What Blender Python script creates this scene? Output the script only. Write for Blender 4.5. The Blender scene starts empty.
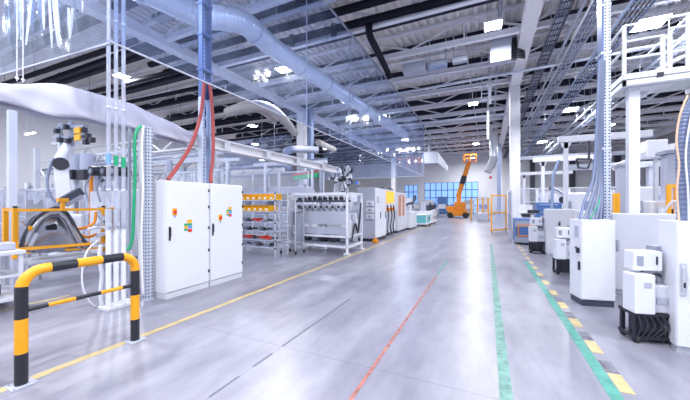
import bpy, bmesh, math, random
from mathutils import Vector, Matrix
random.seed(7)
C = bpy.context.scene.collection
PI = math.pi

# ------------------------------------------------------------------ camera model (survey of the hall)
FPX = 303.0
TH = math.atan(142 / FPX)
S_, C_ = math.sin(TH), math.cos(TH)
EYE = 1.7
def ray(x, y):
    u = (x - 345) / FPX
    return (-S_ + C_ * u, C_ + S_ * u, (203 - y) / FPX)
def on_z(x, y, z=0.0):
    r = ray(x, y); d = (z - EYE) / r[2]
    return Vector((d * r[0], d * r[1], z))
def on_x(x, y, X):
    r = ray(x, y); d = X / r[0]
    return Vector((X, d * r[1], EYE + d * r[2]))
def on_y(x, y, Y):
    r = ray(x, y); d = Y / r[1]
    return Vector((d * r[0], Y, EYE + d * r[2]))

# ------------------------------------------------------------------ materials
MATS = {}
def mat(name, col, rough=0.5, metal=0.0, var=0.06, scale=6.0, bump=0.0, bscale=60.0, spec=0.5, coat=0.0, stretch=None):
    if name in MATS: return MATS[name]
    m = bpy.data.materials.new(name); m.use_nodes = True
    nt = m.node_tree; b = nt.nodes['Principled BSDF']
    b.inputs['Roughness'].default_value = rough
    b.inputs['Metallic'].default_value = metal
    b.inputs['Specular IOR Level'].default_value = spec
    b.inputs['Coat Weight'].default_value = coat
    tc = nt.nodes.new('ShaderNodeTexCoord')
    mp = nt.nodes.new('ShaderNodeMapping')
    if stretch: mp.inputs['Scale'].default_value = stretch
    nt.links.new(tc.outputs['Object'], mp.inputs['Vector'])
    nz = nt.nodes.new('ShaderNodeTexNoise'); nz.inputs['Scale'].default_value = scale
    nz.inputs['Detail'].default_value = 3
    nt.links.new(mp.outputs['Vector'], nz.inputs['Vector'])
    mx = nt.nodes.new('ShaderNodeMix'); mx.data_type = 'RGBA'
    mx.inputs[6].default_value = tuple(max(0, c * (1 - var)) for c in col) + (1,)
    mx.inputs[7].default_value = tuple(min(1, c * (1 + var)) for c in col) + (1,)
    nt.links.new(nz.outputs['Fac'], mx.inputs[0])
    nt.links.new(mx.outputs[2], b.inputs['Base Color'])
    if bump:
        n2 = nt.nodes.new('ShaderNodeTexNoise'); n2.inputs['Scale'].default_value = bscale
        bp = nt.nodes.new('ShaderNodeBump'); bp.inputs['Strength'].default_value = bump
        bp.inputs['Distance'].default_value = 0.01
        nt.links.new(tc.outputs['Object'], n2.inputs['Vector'])
        nt.links.new(n2.outputs['Fac'], bp.inputs['Height'])
        nt.links.new(bp.outputs['Normal'], b.inputs['Normal'])
    MATS[name] = m
    return m
def emit(name, col, s):
    m = mat(name, col, 0.4)
    b = m.node_tree.nodes['Principled BSDF']
    b.inputs['Emission Color'].default_value = tuple(col) + (1,)
    b.inputs['Emission Strength'].default_value = s
    return m

WHITE = mat('white_enamel', (0.73, 0.74, 0.80), 0.35, var=0.02)
OFFW = mat('off_white_paint', (0.62, 0.63, 0.69), 0.45, var=0.04)
LGREY = mat('light_grey_paint', (0.42, 0.44, 0.53), 0.45, var=0.05)
GREY = mat('mid_grey_paint', (0.30, 0.32, 0.40), 0.45, var=0.06)
DGREY = mat('dark_grey_paint', (0.05, 0.055, 0.085), 0.45, var=0.08)
BLACK = mat('black_plastic', (0.016, 0.017, 0.028), 0.4, var=0.1)
STEEL = mat('galvanised_steel', (0.58, 0.62, 0.72), 0.38, 0.55, var=0.16, scale=9)
UPBLUE = mat('upright_blue', (0.10, 0.15, 0.32), 0.4, 0.2)
BSTEEL = mat('bluish_steel', (0.30, 0.37, 0.55), 0.4, 0.35, var=0.15, scale=4)
ROOFST = mat('roof_steel', (0.84, 0.84, 0.90), 0.5, 0.1, var=0.10, scale=3)
GIRD = mat('girder_white', (0.80, 0.79, 0.82), 0.5, var=0.05)
DECK = mat('roof_deck', (0.88, 0.84, 0.83), 0.55, 0.1, var=0.09, scale=2)
DUCTW = mat('spiral_duct', (0.84, 0.87, 0.94), 0.30, 0.30, var=0.08, scale=4)
BEIGE = mat('beige_duct', (0.46, 0.42, 0.41), 0.55, var=0.06)
BLKPIPE = mat('black_pipe', (0.012, 0.013, 0.022), 0.6, 0.0, var=0.2, spec=0.12)
YEL = mat('safety_yellow', (0.84, 0.365, 0.006), 0.38, var=0.05)
YEL2 = mat('bin_yellow', (0.88, 0.42, 0.006), 0.4, var=0.06)
DARKSHADE = mat('dark_shade_steel', (0.03, 0.032, 0.052), 0.6, 0.0, spec=0.12)  # near-black colour stands in for shade among the roof steel
BARB = mat('barrier_black', (0.016, 0.017, 0.026), 0.42, var=0.15, scale=12)
CONDU = mat('conduit_blue_grey', (0.17, 0.21, 0.34), 0.42, 0.1)
LINEG2 = mat('worn_green_paint', (0.15, 0.34, 0.30), 0.42, var=0.2, scale=8)
LINEY = mat('floor_paint_yellow', (0.66, 0.52, 0.26), 0.42, var=0.20, scale=14)
LINEG = mat('floor_paint_green', (0.09, 0.35, 0.29), 0.42, var=0.12, scale=10)
LINER = mat('floor_paint_red', (0.50, 0.20, 0.17), 0.42, var=0.12, scale=10)
LINEK = mat('floor_tape_grey', (0.23, 0.23, 0.28), 0.5, var=0.18, scale=12)
RED = mat('red_plastic', (0.65, 0.05, 0.03), 0.4)
REDHOSE = mat('red_hose', (0.38, 0.06, 0.055), 0.5, var=0.10, scale=30)
GREEN = mat('green_plastic', (0.01, 0.36, 0.16), 0.4)
BLUE = mat('blue_plastic', (0.10, 0.25, 0.72), 0.4)
MBLUE = mat('machine_blue', (0.07, 0.16, 0.40), 0.4)
TEAL = mat('teal_plastic', (0.15, 0.50, 0.55), 0.4)
TERRA = mat('terracotta_panel', (0.60, 0.24, 0.14), 0.45)
ORANGE = mat('orange_paint', (0.80, 0.25, 0.004), 0.4)
SCREEN = emit('lit_orange_screen', (1.0, 0.42, 0.03), 0.5)
CABLE = mat('grey_cable', (0.20, 0.23, 0.33), 0.45, var=0.1)
CABLEW = mat('white_cable', (0.72, 0.72, 0.76), 0.45, var=0.06)
FABRIC = mat('white_sheet', (0.52, 0.52, 0.62), 0.42, var=0.03, bump=0.15, bscale=12)
BODYST = mat('pressed_body_steel', (0.50, 0.52, 0.58), 0.25, 0.75, var=0.2, scale=3)
SHINY = mat('bare_aluminium', (0.72, 0.74, 0.80), 0.25, 0.8, var=0.06)
WALLM = mat('wall_cladding', (0.88, 0.88, 0.92), 0.6, var=0.04, scale=0.6)
LAMP = emit('led_panel', (0.93, 0.96, 1.0), 26.0)
STRIP = emit('strip_lamp', (0.93, 0.96, 1.0), 7.0)
RUBBER = mat('tyre_rubber', (0.02, 0.02, 0.025), 0.7)

def wear(m, amount, scale=7.0):
    """let worn patches of a floor paint show the concrete under it"""
    nt = m.node_tree; b = nt.nodes['Principled BSDF']; out = nt.nodes['Material Output']
    tc = nt.nodes.new('ShaderNodeTexCoord')
    n = nt.nodes.new('ShaderNodeTexNoise'); n.inputs['Scale'].default_value = scale; n.inputs['Detail'].default_value = 6; n.inputs['Roughness'].default_value = 0.7
    nt.links.new(tc.outputs['Object'], n.inputs['Vector'])
    mr = nt.nodes.new('ShaderNodeMapRange'); mr.inputs['From Min'].default_value = 0.42; mr.inputs['From Max'].default_value = 0.66
    mr.inputs['To Min'].default_value = amount * .35; mr.inputs['To Max'].default_value = min(1, amount * 1.6)
    nt.links.new(n.outputs['Fac'], mr.inputs['Value'])
    tr = nt.nodes.new('ShaderNodeBsdfTransparent'); mx = nt.nodes.new('ShaderNodeMixShader')
    nt.links.new(mr.outputs[0], mx.inputs[0]); nt.links.new(b.outputs[0], mx.inputs[1]); nt.links.new(tr.outputs[0], mx.inputs[2])
    nt.links.new(mx.outputs[0], out.inputs[0])
for m_, a_ in ((LINEY, .22), (LINEG, .2), (LINEG2, .32), (LINER, .38), (LINEK, .4)): wear(m_, a_)

def sheet_mat(name, tint, diff, haze):
    m = bpy.data.materials.new(name); m.use_nodes = True
    nt = m.node_tree; nt.nodes.clear()
    out = nt.nodes.new('ShaderNodeOutputMaterial')
    tr = nt.nodes.new('ShaderNodeBsdfTransparent'); tr.inputs[0].default_value = tint + (1,)
    gl = nt.nodes.new('ShaderNodeBsdfGlossy'); gl.inputs['Roughness'].default_value = 0.08
    df = nt.nodes.new('ShaderNodeBsdfTranslucent'); df.inputs[0].default_value = diff + (1,)
    d2 = nt.nodes.new('ShaderNodeBsdfDiffuse'); d2.inputs[0].default_value = diff + (1,)
    tc = nt.nodes.new('ShaderNodeTexCoord')
    nz = nt.nodes.new('ShaderNodeTexNoise'); nz.inputs['Scale'].default_value = 0.9; nz.inputs['Detail'].default_value = 4
    nt.links.new(tc.outputs['Object'], nz.inputs['Vector'])
    ma = nt.nodes.new('ShaderNodeMapRange')
    ma.inputs['From Min'].default_value = 0.3; ma.inputs['From Max'].default_value = 0.75
    ma.inputs['To Min'].default_value = haze * 0.5; ma.inputs['To Max'].default_value = haze * 1.6
    nt.links.new(nz.outputs['Fac'], ma.inputs['Value'])
    a = nt.nodes.new('ShaderNodeMixShader'); a.inputs[0].default_value = 0.5
    nt.links.new(df.outputs[0], a.inputs[1]); nt.links.new(d2.outputs[0], a.inputs[2])
    b = nt.nodes.new('ShaderNodeMixShader')
    nt.links.new(ma.outputs[0], b.inputs[0]); nt.links.new(tr.outputs[0], b.inputs[1]); nt.links.new(a.outputs[0], b.inputs[2])
    lw = nt.nodes.new('ShaderNodeLayerWeight'); lw.inputs[0].default_value = 0.5
    pw = nt.nodes.new('ShaderNodeMath'); pw.operation = 'POWER'; pw.inputs[1].default_value = 4.0
    nt.links.new(lw.outputs['Facing'], pw.inputs[0])
    fr = nt.nodes.new('ShaderNodeMapRange'); fr.inputs['To Min'].default_value = 0.045; fr.inputs['To Max'].default_value = 0.9
    nt.links.new(pw.outputs[0], fr.inputs['Value'])
    bp = nt.nodes.new('ShaderNodeBump'); bp.inputs['Strength'].default_value = 0.12; bp.inputs['Distance'].default_value = 0.15
    n2 = nt.nodes.new('ShaderNodeTexNoise'); n2.inputs['Scale'].default_value = 1.6
    nt.links.new(tc.outputs['Object'], n2.inputs['Vector'])
    nt.links.new(n2.outputs['Fac'], bp.inputs['Height']); nt.links.new(bp.outputs['Normal'], gl.inputs['Normal'])
    c = nt.nodes.new('ShaderNodeMixShader')
    nt.links.new(fr.outputs[0], c.inputs[0]); nt.links.new(b.outputs[0], c.inputs[1]); nt.links.new(gl.outputs[0], c.inputs[2])
    nt.links.new(c.outputs[0], out.inputs[0])
    MATS[name] = m
    return m
CURT = sheet_mat('clear_plastic_curtain', (0.76, 0.84, 1.0), (0.50, 0.64, 1.0), 0.12)
CURTF = sheet_mat('folded_plastic_curtain', (0.74, 0.83, 1.0), (0.62, 0.74, 1.0), 0.22)
FENCEP = sheet_mat('clear_guard_panel', (0.96, 0.97, 1.0), (0.9, 0.92, 1.0), 0.10)
PIPEF = sheet_mat('gathered_plastic', (0.85, 0.9, 1.0), (0.95, 0.97, 1.0), 0.6)
PIPEC = sheet_mat('clear_tube_plastic', (0.86, 0.88, 0.95), (0.92, 0.93, 1.0), 0.34)
WINP = emit('lit_blue_window', (0.28, 0.52, 1.0), 0.42)
sheet_mat('blue_window_glass', (0.62, 0.80, 1.0), (0.55, 0.75, 1.0), 0.2)

def floor_mat():
    m = bpy.data.materials.new('polished_concrete'); m.use_nodes = True
    nt = m.node_tree; b = nt.nodes['Principled BSDF']; N = nt.nodes.new; L = nt.links.new
    tc = N('ShaderNodeTexCoord')
    def noise(scale, stretch, detail=5, rough=0.6):
        mp = N('ShaderNodeMapping'); mp.inputs['Scale'].default_value = stretch
        L(tc.outputs['Object'], mp.inputs['Vector'])
        n = N('ShaderNodeTexNoise'); n.inputs['Scale'].default_value = scale
        n.inputs['Detail'].default_value = detail; n.inputs['Roughness'].default_value = rough
        L(mp.outputs['Vector'], n.inputs['Vector']); return n
    big = noise(0.45, (1, 0.55, 1)); fine = noise(1.9, (1.5, 0.45, 1), 7, 0.62); grit = noise(45, (1, 1, 1), 2)
    r1 = N('ShaderNodeValToRGB')
    r1.color_ramp.elements[0].position = 0.36; r1.color_ramp.elements[0].color = (0.145, 0.145, 0.195, 1)
    r1.color_ramp.elements[1].position = 0.66; r1.color_ramp.elements[1].color = (0.33, 0.325, 0.385, 1)
    ad = N('ShaderNodeMath'); ad.operation = 'ADD'
    h1 = N('ShaderNodeMath'); h1.operation = 'MULTIPLY'; h1.inputs[1].default_value = 0.45
    h2 = N('ShaderNodeMath'); h2.operation = 'MULTIPLY'; h2.inputs[1].default_value = 0.55
    L(big.outputs['Fac'], h1.inputs[0]); L(fine.outputs['Fac'], h2.inputs[0])
    L(h1.outputs[0], ad.inputs[0]); L(h2.outputs[0], ad.inputs[1]); L(ad.outputs[0], r1.inputs[0])
    # saw-cut joints across (Y = 2.94, 5.44, ...) and one along the aisle
    sx = N('ShaderNodeSeparateXYZ'); L(tc.outputs['Object'], sx.inputs[0])
    def joint(sock, off, period, w):
        a = N('ShaderNodeMath'); a.operation = 'SUBTRACT'; a.inputs[1].default_value = off; L(sock, a.inputs[0])
        p = N('ShaderNodeMath'); p.operation = 'PINGPONG'; p.inputs[1].default_value = period / 2; L(a.outputs[0], p.inputs[0])
        c = N('ShaderNodeMath'); c.operation = 'LESS_THAN'; c.inputs[1].default_value = w; L(p.outputs[0], c.inputs[0])
        return c
    j1 = joint(sx.outputs['Y'], 2.94, 5.0, 0.009); j2 = joint(sx.outputs['X'], -2.2, 6.0, 0.008); j3 = joint(sx.outputs['Y'], 5.44, 5.0, 0.007)
    mxm = N('ShaderNodeMath'); mxm.operation = 'MAXIMUM'; L(j1.outputs[0], mxm.inputs[0]); L(j3.outputs[0], mxm.inputs[1])
    mx2 = N('ShaderNodeMath'); mx2.operation = 'MAXIMUM'; L(mxm.outputs[0], mx2.inputs[0]); L(j2.outputs[0], mx2.inputs[1])
    js = N('ShaderNodeMath'); js.operation = 'MULTIPLY'; js.inputs[1].default_value = 0.30; L(mx2.outputs[0], js.inputs[0])
    mix = N('ShaderNodeMix'); mix.data_type = 'RGBA'; mix.inputs[7].default_value = (0.08, 0.08, 0.12, 1)
    L(js.outputs[0], mix.inputs[0]); L(r1.outputs[0], mix.inputs[6]); L(mix.outputs[2], b.inputs['Base Color'])
    rr = N('ShaderNodeMapRange'); rr.inputs['To Min'].default_value = 0.30; rr.inputs['To Max'].default_value = 0.37
    rr.inputs['From Min'].default_value = 0.3; rr.inputs['From Max'].default_value = 0.7
    L(fine.outputs['Fac'], rr.inputs['Value']); L(rr.outputs[0], b.inputs['Roughness'])
    b.inputs['Specular IOR Level'].default_value = 0.55
    bp = N('ShaderNodeBump'); bp.inputs['Strength'].default_value = 0.02; bp.inputs['Distance'].default_value = 0.004
    L(grit.outputs['Fac'], bp.inputs['Height']); L(bp.outputs['Normal'], b.inputs['Normal'])
    return m
FLOOR = floor_mat()

def perf_mat(name, col, pitch=0.06, r=0.014):
    """steel with rows of punched round holes that read dark"""
    m = bpy.data.materials.new(name); m.use_nodes = True
    nt = m.node_tree; b = nt.nodes['Principled BSDF']; N = nt.nodes.new; L = nt.links.new
    b.inputs['Metallic'].default_value = 0.4; b.inputs['Roughness'].default_value = 0.42
    tc = N('ShaderNodeTexCoord'); sx = N('ShaderNodeSeparateXYZ'); L(tc.outputs['Object'], sx.inputs[0])
    def pp(sock, off):
        a = N('ShaderNodeMath'); a.operation = 'ADD'; a.inputs[1].default_value = off; L(sock, a.inputs[0])
        p = N('ShaderNodeMath'); p.operation = 'PINGPONG'; p.inputs[1].default_value = pitch / 2; L(a.outputs[0], p.inputs[0])
        q = N('ShaderNodeMath'); q.operation = 'POWER'; q.inputs[1].default_value = 2; L(p.outputs[0], q.inputs[0]); return q
    s = N('ShaderNodeMath'); s.operation = 'ADD'; xy = N('ShaderNodeMath'); xy.operation = 'ADD'; L(sx.outputs['X'], xy.inputs[0]); L(sx.outputs['Y'], xy.inputs[1]); L(pp(xy.outputs[0], pitch / 2).outputs[0], s.inputs[0]); L(pp(sx.outputs['Z'], 0).outputs[0], s.inputs[1])
    c = N('ShaderNodeMath'); c.operation = 'LESS_THAN'; c.inputs[1].default_value = r * r; L(s.outputs[0], c.inputs[0])
    mix = N('ShaderNodeMix'); mix.data_type = 'RGBA'
    mix.inputs[6].default_value = col + (1,); mix.inputs[7].default_value = (0.05, 0.06, 0.10, 1)
    L(c.outputs[0], mix.inputs[0]); L(mix.outputs[2], b.inputs['Base Color'])
    MATS[name] = m
    return m
PERF = perf_mat('perforated_steel', (0.55, 0.59, 0.70))
PERFB = perf_mat('perforated_blue_steel', (0.36, 0.46, 0.72), 0.09, 0.018)

# ------------------------------------------------------------------ mesh building (world coordinates)
ORG = {}
class MB:
    def __init__(self, T=None):
        self.v = []; self.f = []; self.T = T; self.sm = []
    def add(self, vs, fs, smooth=False):
        n = len(self.v)
        self.v += [Vector(p) for p in vs]
        self.f += [tuple(i + n for i in q) for q in fs]
        self.sm += [smooth] * len(fs)
        return self
    def box(self, x0, x1, y0, y1, z0, z1, bev=0.0):
        if bev <= 0:
            vs = [(x, y, z) for z in (z0, z1) for y in (y0, y1) for x in (x0, x1)]
            return self.add(vs, [(0, 2, 3, 1), (4, 5, 7, 6), (0, 1, 5, 4), (2, 6, 7, 3), (0, 4, 6, 2), (1, 3, 7, 5)])
        bm = bmesh.new(); bmesh.ops.create_cube(bm, size=1)
        for v in bm.verts:
            v.co = ((x0 + x1) / 2 + v.co.x * (x1 - x0), (y0 + y1) / 2 + v.co.y * (y1 - y0), (z0 + z1) / 2 + v.co.z * (z1 - z0))
        bmesh.ops.bevel(bm, geom=bm.edges[:], offset=bev, segments=2, profile=0.5, affect='EDGES')
        bm.verts.index_update()
        self.add([v.co[:] for v in bm.verts], [[v.index for v in f.verts] for f in bm.faces]); bm.free()
        return self
    def bar(self, p, q, w, h=None, up=(0, 0, 1)):
        """rectangular bar from p to q"""
        p, q = Vector(p), Vector(q); h = w if h is None else h
        d = (q - p).normalized(); u = Vector(up)
        if abs(d.dot(u)) > 0.98: u = Vector((0, 1, 0))
        s = d.cross(u).normalized(); t = s.cross(d).normalized()
        vs = []
        for c in (p, q):
            for a, b in ((-1, -1), (1, -1), (1, 1), (-1, 1)):
                vs.append(c + s * (a * w / 2) + t * (b * h / 2))
        return self.add(vs, [(0, 1, 2, 3), (7, 6, 5, 4), (0, 4, 5, 1), (1, 5, 6, 2), (2, 6, 7, 3), (3, 7, 4, 0)])
    def tube(self, pts, r, seg=10, smooth_path=0, ribs=0, ribh=1.12):
        pts = [Vector(p) for p in pts]
        if smooth_path:
            out = []
            P = [pts[0] * 2 - pts[1]] + pts + [pts[-1] * 2 - pts[-2]]
            for i in range(1, len(P) - 2):
                for k in range(smooth_path):
                    t = k / smooth_path
                    out.append(0.5 * (2 * P[i] + (P[i + 1] - P[i - 1]) * t + (2 * P[i - 1] - 5 * P[i] + 4 * P[i + 1] - P[i + 2]) * t * t
                                      + (3 * P[i] - P[i - 1] - 3 * P[i + 1] + P[i + 2]) * t ** 3))
            out.append(pts[-1]); pts = out
        rad = r if isinstance(r, (list, tuple)) else [r] * len(pts)
        if len(rad) != len(pts): rad = [rad[min(len(rad) - 1, int(i * len(rad) / len(pts)))] for i in range(len(pts))]
        if ribs:
            np_, nr = [pts[0]], [rad[0]]
            for a, b, ra in zip(pts, pts[1:], rad):
                n = max(1, int((b - a).length / ribs))
                for k in range(1, n + 1):
                    for fr, g in ((0.25, 1.0), (0.5, ribh), (0.75, ribh), (1.0, 1.0)):
                        np_.append(a.lerp(b, (k - 1 + fr) / n)); nr.append(ra * g)
            pts, rad = np_, nr
        vs, fs = [], []
        d0 = (pts[1] - pts[0]).normalized()
        u = Vector((0, 0, 1)) if abs(d0.z) < 0.9 else Vector((1, 0, 0))
        s = d0.cross(u).normalized()
        for i, p in enumerate(pts):
            a = pts[max(0, i - 1)]; b = pts[min(len(pts) - 1, i + 1)]
            d = (b - a).normalized()
            s = (s - d * s.dot(d)).normalized(); t = d.cross(s)
            for k in range(seg):
                an = 2 * PI * k / seg
                vs.append(p + (s * math.cos(an) + t * math.sin(an)) * rad[i])
        for i in range(len(pts) - 1):
            for k in range(seg):
                k2 = (k + 1) % seg
                fs.append((i * seg + k, i * seg + k2, (i + 1) * seg + k2, (i + 1) * seg + k))
        self.add(vs, fs, True)
        e = len(vs) - seg
        self.add(vs[:seg], [tuple(range(seg - 1, -1, -1))]); self.add(vs[e:], [tuple(range(seg))])
        return self
    def cyl(self, c, r, z0, z1, seg=16, r2=None):
        return self.tube([(c[0], c[1], z0), (c[0], c[1], z1)], [r, r if r2 is None else r2], seg)
    def ball(self, c, r, seg=12, sz=1.0):
        vs, fs = [], []; n = seg // 2
        for i in range(n + 1):
            a = PI * i / n
            for k in range(seg):
                b = 2 * PI * k / seg
                vs.append((c[0] + r * math.sin(a) * math.cos(b), c[1] + r * math.sin(a) * math.sin(b), c[2] + r * sz * math.cos(a)))
        for i in range(n):
            for k in range(seg):
                fs.append((i * seg + k, i * seg + (k + 1) % seg, (i + 1) * seg + (k + 1) % seg, (i + 1) * seg + k)[::-1])
        return self.add(vs, fs, True)
    def prism(self, pts, off):
        """closed polygon extruded by a vector"""
        o = Vector(off); n = len(pts); a = [Vector(p) for p in pts]; b = [p + o for p in a]
        return self.add(a + b, [tuple(range(n)), tuple(range(2 * n - 1, n - 1, -1))] + [(i, i + n, (i + 1) % n + n, (i + 1) % n) for i in range(n)])
    def grid(self, rows, smooth=True):
        w = len(rows[0]); vs = [p for r in rows for p in r]
        fs = [(i * w + k, i * w + k + 1, (i + 1) * w + k + 1, (i + 1) * w + k) for i in range(len(rows) - 1) for k in range(w - 1)]
        return self.add(vs, fs, smooth)
    def build(self, name, m, parent=None, loc=None, solid=0.0):
        if self.T is not None: vs = [self.T @ v for v in self.v]
        else: vs = self.v
        if parent is not None: base = ORG[parent.name]
        elif loc is not None: base = Vector(loc)
        else:
            lo = [min(v[i] for v in vs) for i in range(3)]; hi = [max(v[i] for v in vs) for i in range(3)]
            base = Vector(((lo[0] + hi[0]) / 2, (lo[1] + hi[1]) / 2, lo[2]))
        me = bpy.data.meshes.new(name)
        me.from_pydata([tuple(v - base) for v in vs], [], self.f)
        me.polygons.foreach_set('use_smooth', self.sm)
        bm = bmesh.new(); bm.from_mesh(me); bmesh.ops.recalc_face_normals(bm, faces=bm.faces[:]); bm.to_mesh(me); bm.free()
        me.materials.append(m)
        o = bpy.data.objects.new(name, me); C.objects.link(o)
        if parent is not None:
            o.parent = parent
            ORG[o.name] = base          # sub-parts share the origin of the thing
        else:
            o.location = base; ORG[o.name] = base
        if solid:
            md = o.modifiers.new('thickness', 'SOLIDIFY'); md.thickness = solid; md.offset = 0
        return o

LABELS = {}
def tag(o, label, cat, group=None):
    if label in LABELS: print('DUP LABEL', label)
    LABELS[label] = 1
    o['label'] = label; o['category'] = cat
    if group: o['group'] = group
    return o
def thing(name, label, cat, loc, group=None):
    o = bpy.data.objects.new(name, None); C.objects.link(o)
    o.empty_display_size = 0.2
    o.location = loc; ORG[o.name] = Vector(loc)
    return tag(o, label, cat, group)
def solo(name, label, cat, mb, m, group=None, solid=0.0):
    return tag(mb.build(name, m, solid=solid), label, cat, group)
def struct(name, mb, m, parent=None, label=None):
    o = mb.build(name, m, parent, loc=None if parent else (0, 0, 0))
    if parent is None: o['kind'] = 'structure'
    if label: o['label'] = label
    return o
def dup(root, delta, label, rename=None):
    """copy of a thing with copies of its parts and sub-parts"""
    r = root.copy(); C.objects.link(r); r.location = root.location + Vector(delta)
    ORG[r.name] = Vector(r.location)
    LABELS[label] = LABELS.get(label, 0) + 1
    if LABELS[label] > 1: print('DUP LABEL', label)
    r['label'] = label
    for ch in list(root.children):
        c = ch.copy(); C.objects.link(c); c.parent = r
        for g in list(ch.children):
            d = g.copy(); C.objects.link(d); d.parent = c
    return r
def turned(x, y, deg):
    return Matrix.Translation((x, y, 0)) @ Matrix.Rotation(math.radians(deg), 4, 'Z')
ORD = ['nearest', 'second', 'third', 'fourth', 'fifth', 'sixth', 'seventh', 'eighth', 'ninth', 'tenth', 'eleventh', 'twelfth', 'thirteenth', 'fourteenth',
       'fifteenth', 'sixteenth', 'seventeenth', 'eighteenth', 'nineteenth', 'twentieth']

# ================================================================== THE SETTING
XL, XR, YN, YF, ZC = -32.0, 20.0, -5.0, 54.0, 9.75
struct('floor', MB().box(XL, XR, YN, YF, -0.2, 0.0), FLOOR)

# corrugated roof deck, ribs run along the hall
m = MB(); prof = []
x = XL
while x < XR:
    prof += [(x, ZC), (x + 0.14, ZC), (x + 0.175, ZC + 0.11), (x + 0.315, ZC + 0.11)]
    x += 0.35
for (xa, za), (xb, zb) in zip(prof, prof[1:]):
    m.add([(xa, YN, za), (xb, YN, zb), (xb, YF, zb), (xa, YF, za)], [(0, 1, 2, 3)])
m.box(XL, XR, YN, YF, ZC + 0.13, ZC + 0.3)
struct('ceiling', m, DECK)

# far wall with the long glazed opening and a smaller one on its left
w = MB()
for (a, b, c, d) in ((XL, -13.5, 0, ZC + .3), (-13.5, -11.1, 4.9, ZC + .3), (-11.1, -9.9, 0, ZC + .3), (-9.9, -1.3, 5.2, ZC + .3), (-1.3, XR, 0, ZC + .3)):
    w.box(a, b, YF, YF + .3, c, d)
for z in (6.6, 8.0): w.box(XL, XR, YF - .03, YF, z, z + .05)
for xx in range(-30, 20, 5): w.box(xx, xx + .04, YF - .02, YF, 5.3, ZC)
struct('wall_back', w, WALLM)
struct('wall_left', MB().box(XL - .3, XL, YN, YF, 0, ZC + .3), WALLM)
struct('wall_right', MB().box(XR, XR + .3, YN, YF, 0, ZC + .3), WALLM)
def glazing(n, x0, x1, z1, nx, nz):
    p = MB().box(x0, x1, YF + .10, YF + .12, 0, z1)
    o = struct('window_%d' % n, p, WINP)
    f = MB()
    for i in range(nx + 1):
        xx = x0 + (x1 - x0) * i / nx; f.box(xx - .06, xx + .06, YF + .03, YF + .17, 0, z1)
    for i in range(nz + 1):
        zz = z1 * i / nz; f.box(x0, x1, YF + .03, YF + .17, max(0, zz - .06), zz + .06)
    struct('window_frame', f, MBLUE, o)
glazing(1, -9.9, -1.3, 5.2, 9, 4); glazing(2, -13.5, -11.1, 4.9, 3, 4)

# ------------------------------------------------------------------ columns and long girders
def column(x, y, w, name, label, extra=None):
    o = struct(name, MB().box(x - w / 2, x + w / 2, y - w / 2, y + w / 2, 0, 8.4, 0.03), GIRD, label=label)
    struct('base_plate', MB().box(x - w * .7, x + w * .7, y - w * .7, y + w * .7, 0, .03), STEEL, o)
    return o
column(1.46, 20.1, .52, 'column_right', 'wide white boxed column under the long white girder')
column(-12.6, 19.3, .62, 'column_left', 'grey-white column behind the clear curtain')
column(1.46, 44.0, .62, 'column_far', 'white column far down the hall on the right')
column(-12.6, 44.0, .62, 'column_distant', 'white column far down the hall on the left')
bc = MB()
for dx in (-.16, .16): bc.box(-11.75 + dx - .02, -11.75 + dx + .02, 18.9, 19.3, 0, 8.6)
bc.box(-11.9, -11.6, 19.08, 19.12, 0, 8.6)
solo('steel_post', 'blue-grey steel post beside the grey column behind the curtain', 'post', bc, BSTEEL)
for x, lab in ((1.46, 'long white box girder running down the hall on the white column'),
               (-12.6, 'pale girder running down the hall behind the clear curtain'),
               (15.5, 'pale girder running down the hall on the far right')):
    g = MB().box(x - .25, x + .25, YN, YF, 8.4, 8.75)
    solo('roof_girder', lab, 'girder', g, GIRD, 'long roof girders')

# ------------------------------------------------------------------ lattice joists across the hall, three bays
BAYS = [(-26.6, -12.62, 'left'), (-12.58, 1.44, 'middle'), (1.48, 15.5, 'right')]
def joist(x0, x1, y, label):
    t = thing('lattice_joist', label, 'joist', ((x0 + x1) / 2, y, 8.6), 'lattice roof joists')
    MB().box(x0, x1, y - .10, y + .10, 8.6, 8.63).box(x0, x1, y - .012, y + .012, 8.63, 8.80).box(x0, x1, y - .10, y + .10, 8.80, 8.83).build('bottom_chord', DARKSHADE if x0 < -20 else ROOFST, t)
    MB().box(x0, x1, y - .09, y + .09, 9.62, 9.74).build('top_chord', ROOFST, t)
    n = 6; dx = (x1 - x0) / n
    dia = [None, None]; ver = None
    for i in range(n):
        xa = x0 + i * dx
        k = i % 2
        if dia[k] is None:
            p, q = ((xa, y, 8.83), (xa + dx, y, 9.64)) if k == 0 else ((xa, y, 9.64), (xa + dx, y, 8.83))
            dia[k] = (MB().bar(p, q, .07, .07, (0, 1, 0)).build('web_diagonal', ROOFST, t), i)
        else:
            c = dia[k][0].copy(); C.objects.link(c); c.location.x = (i - dia[k][1]) * dx
        if i % 2 == 1:
            if ver is None: ver = (MB().box(xa - .03, xa + .03, y - .03, y + .03, 8.83, 9.64).build('web_post', ROOFST, t), i)
            else:
                c = ver[0].copy(); C.objects.link(c); c.location.x = (i - ver[1]) * dx
    return t
JY = [2.9 + 2.8 * i for i in range(18)]
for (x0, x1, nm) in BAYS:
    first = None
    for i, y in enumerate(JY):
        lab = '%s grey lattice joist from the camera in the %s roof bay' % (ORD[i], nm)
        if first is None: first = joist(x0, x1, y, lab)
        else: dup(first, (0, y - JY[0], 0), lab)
# solid purlins between joists, coloured dark to draw the joists' shaded undersides
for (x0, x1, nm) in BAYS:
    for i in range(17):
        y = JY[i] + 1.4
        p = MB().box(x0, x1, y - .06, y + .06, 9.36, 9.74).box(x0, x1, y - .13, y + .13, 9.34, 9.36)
        solo('roof_purlin', '%s shade-dark solid purlin from the camera under the %s roof deck' % (ORD[i], nm), 'purlin', p, DARKSHADE, 'solid roof purlins')

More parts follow.
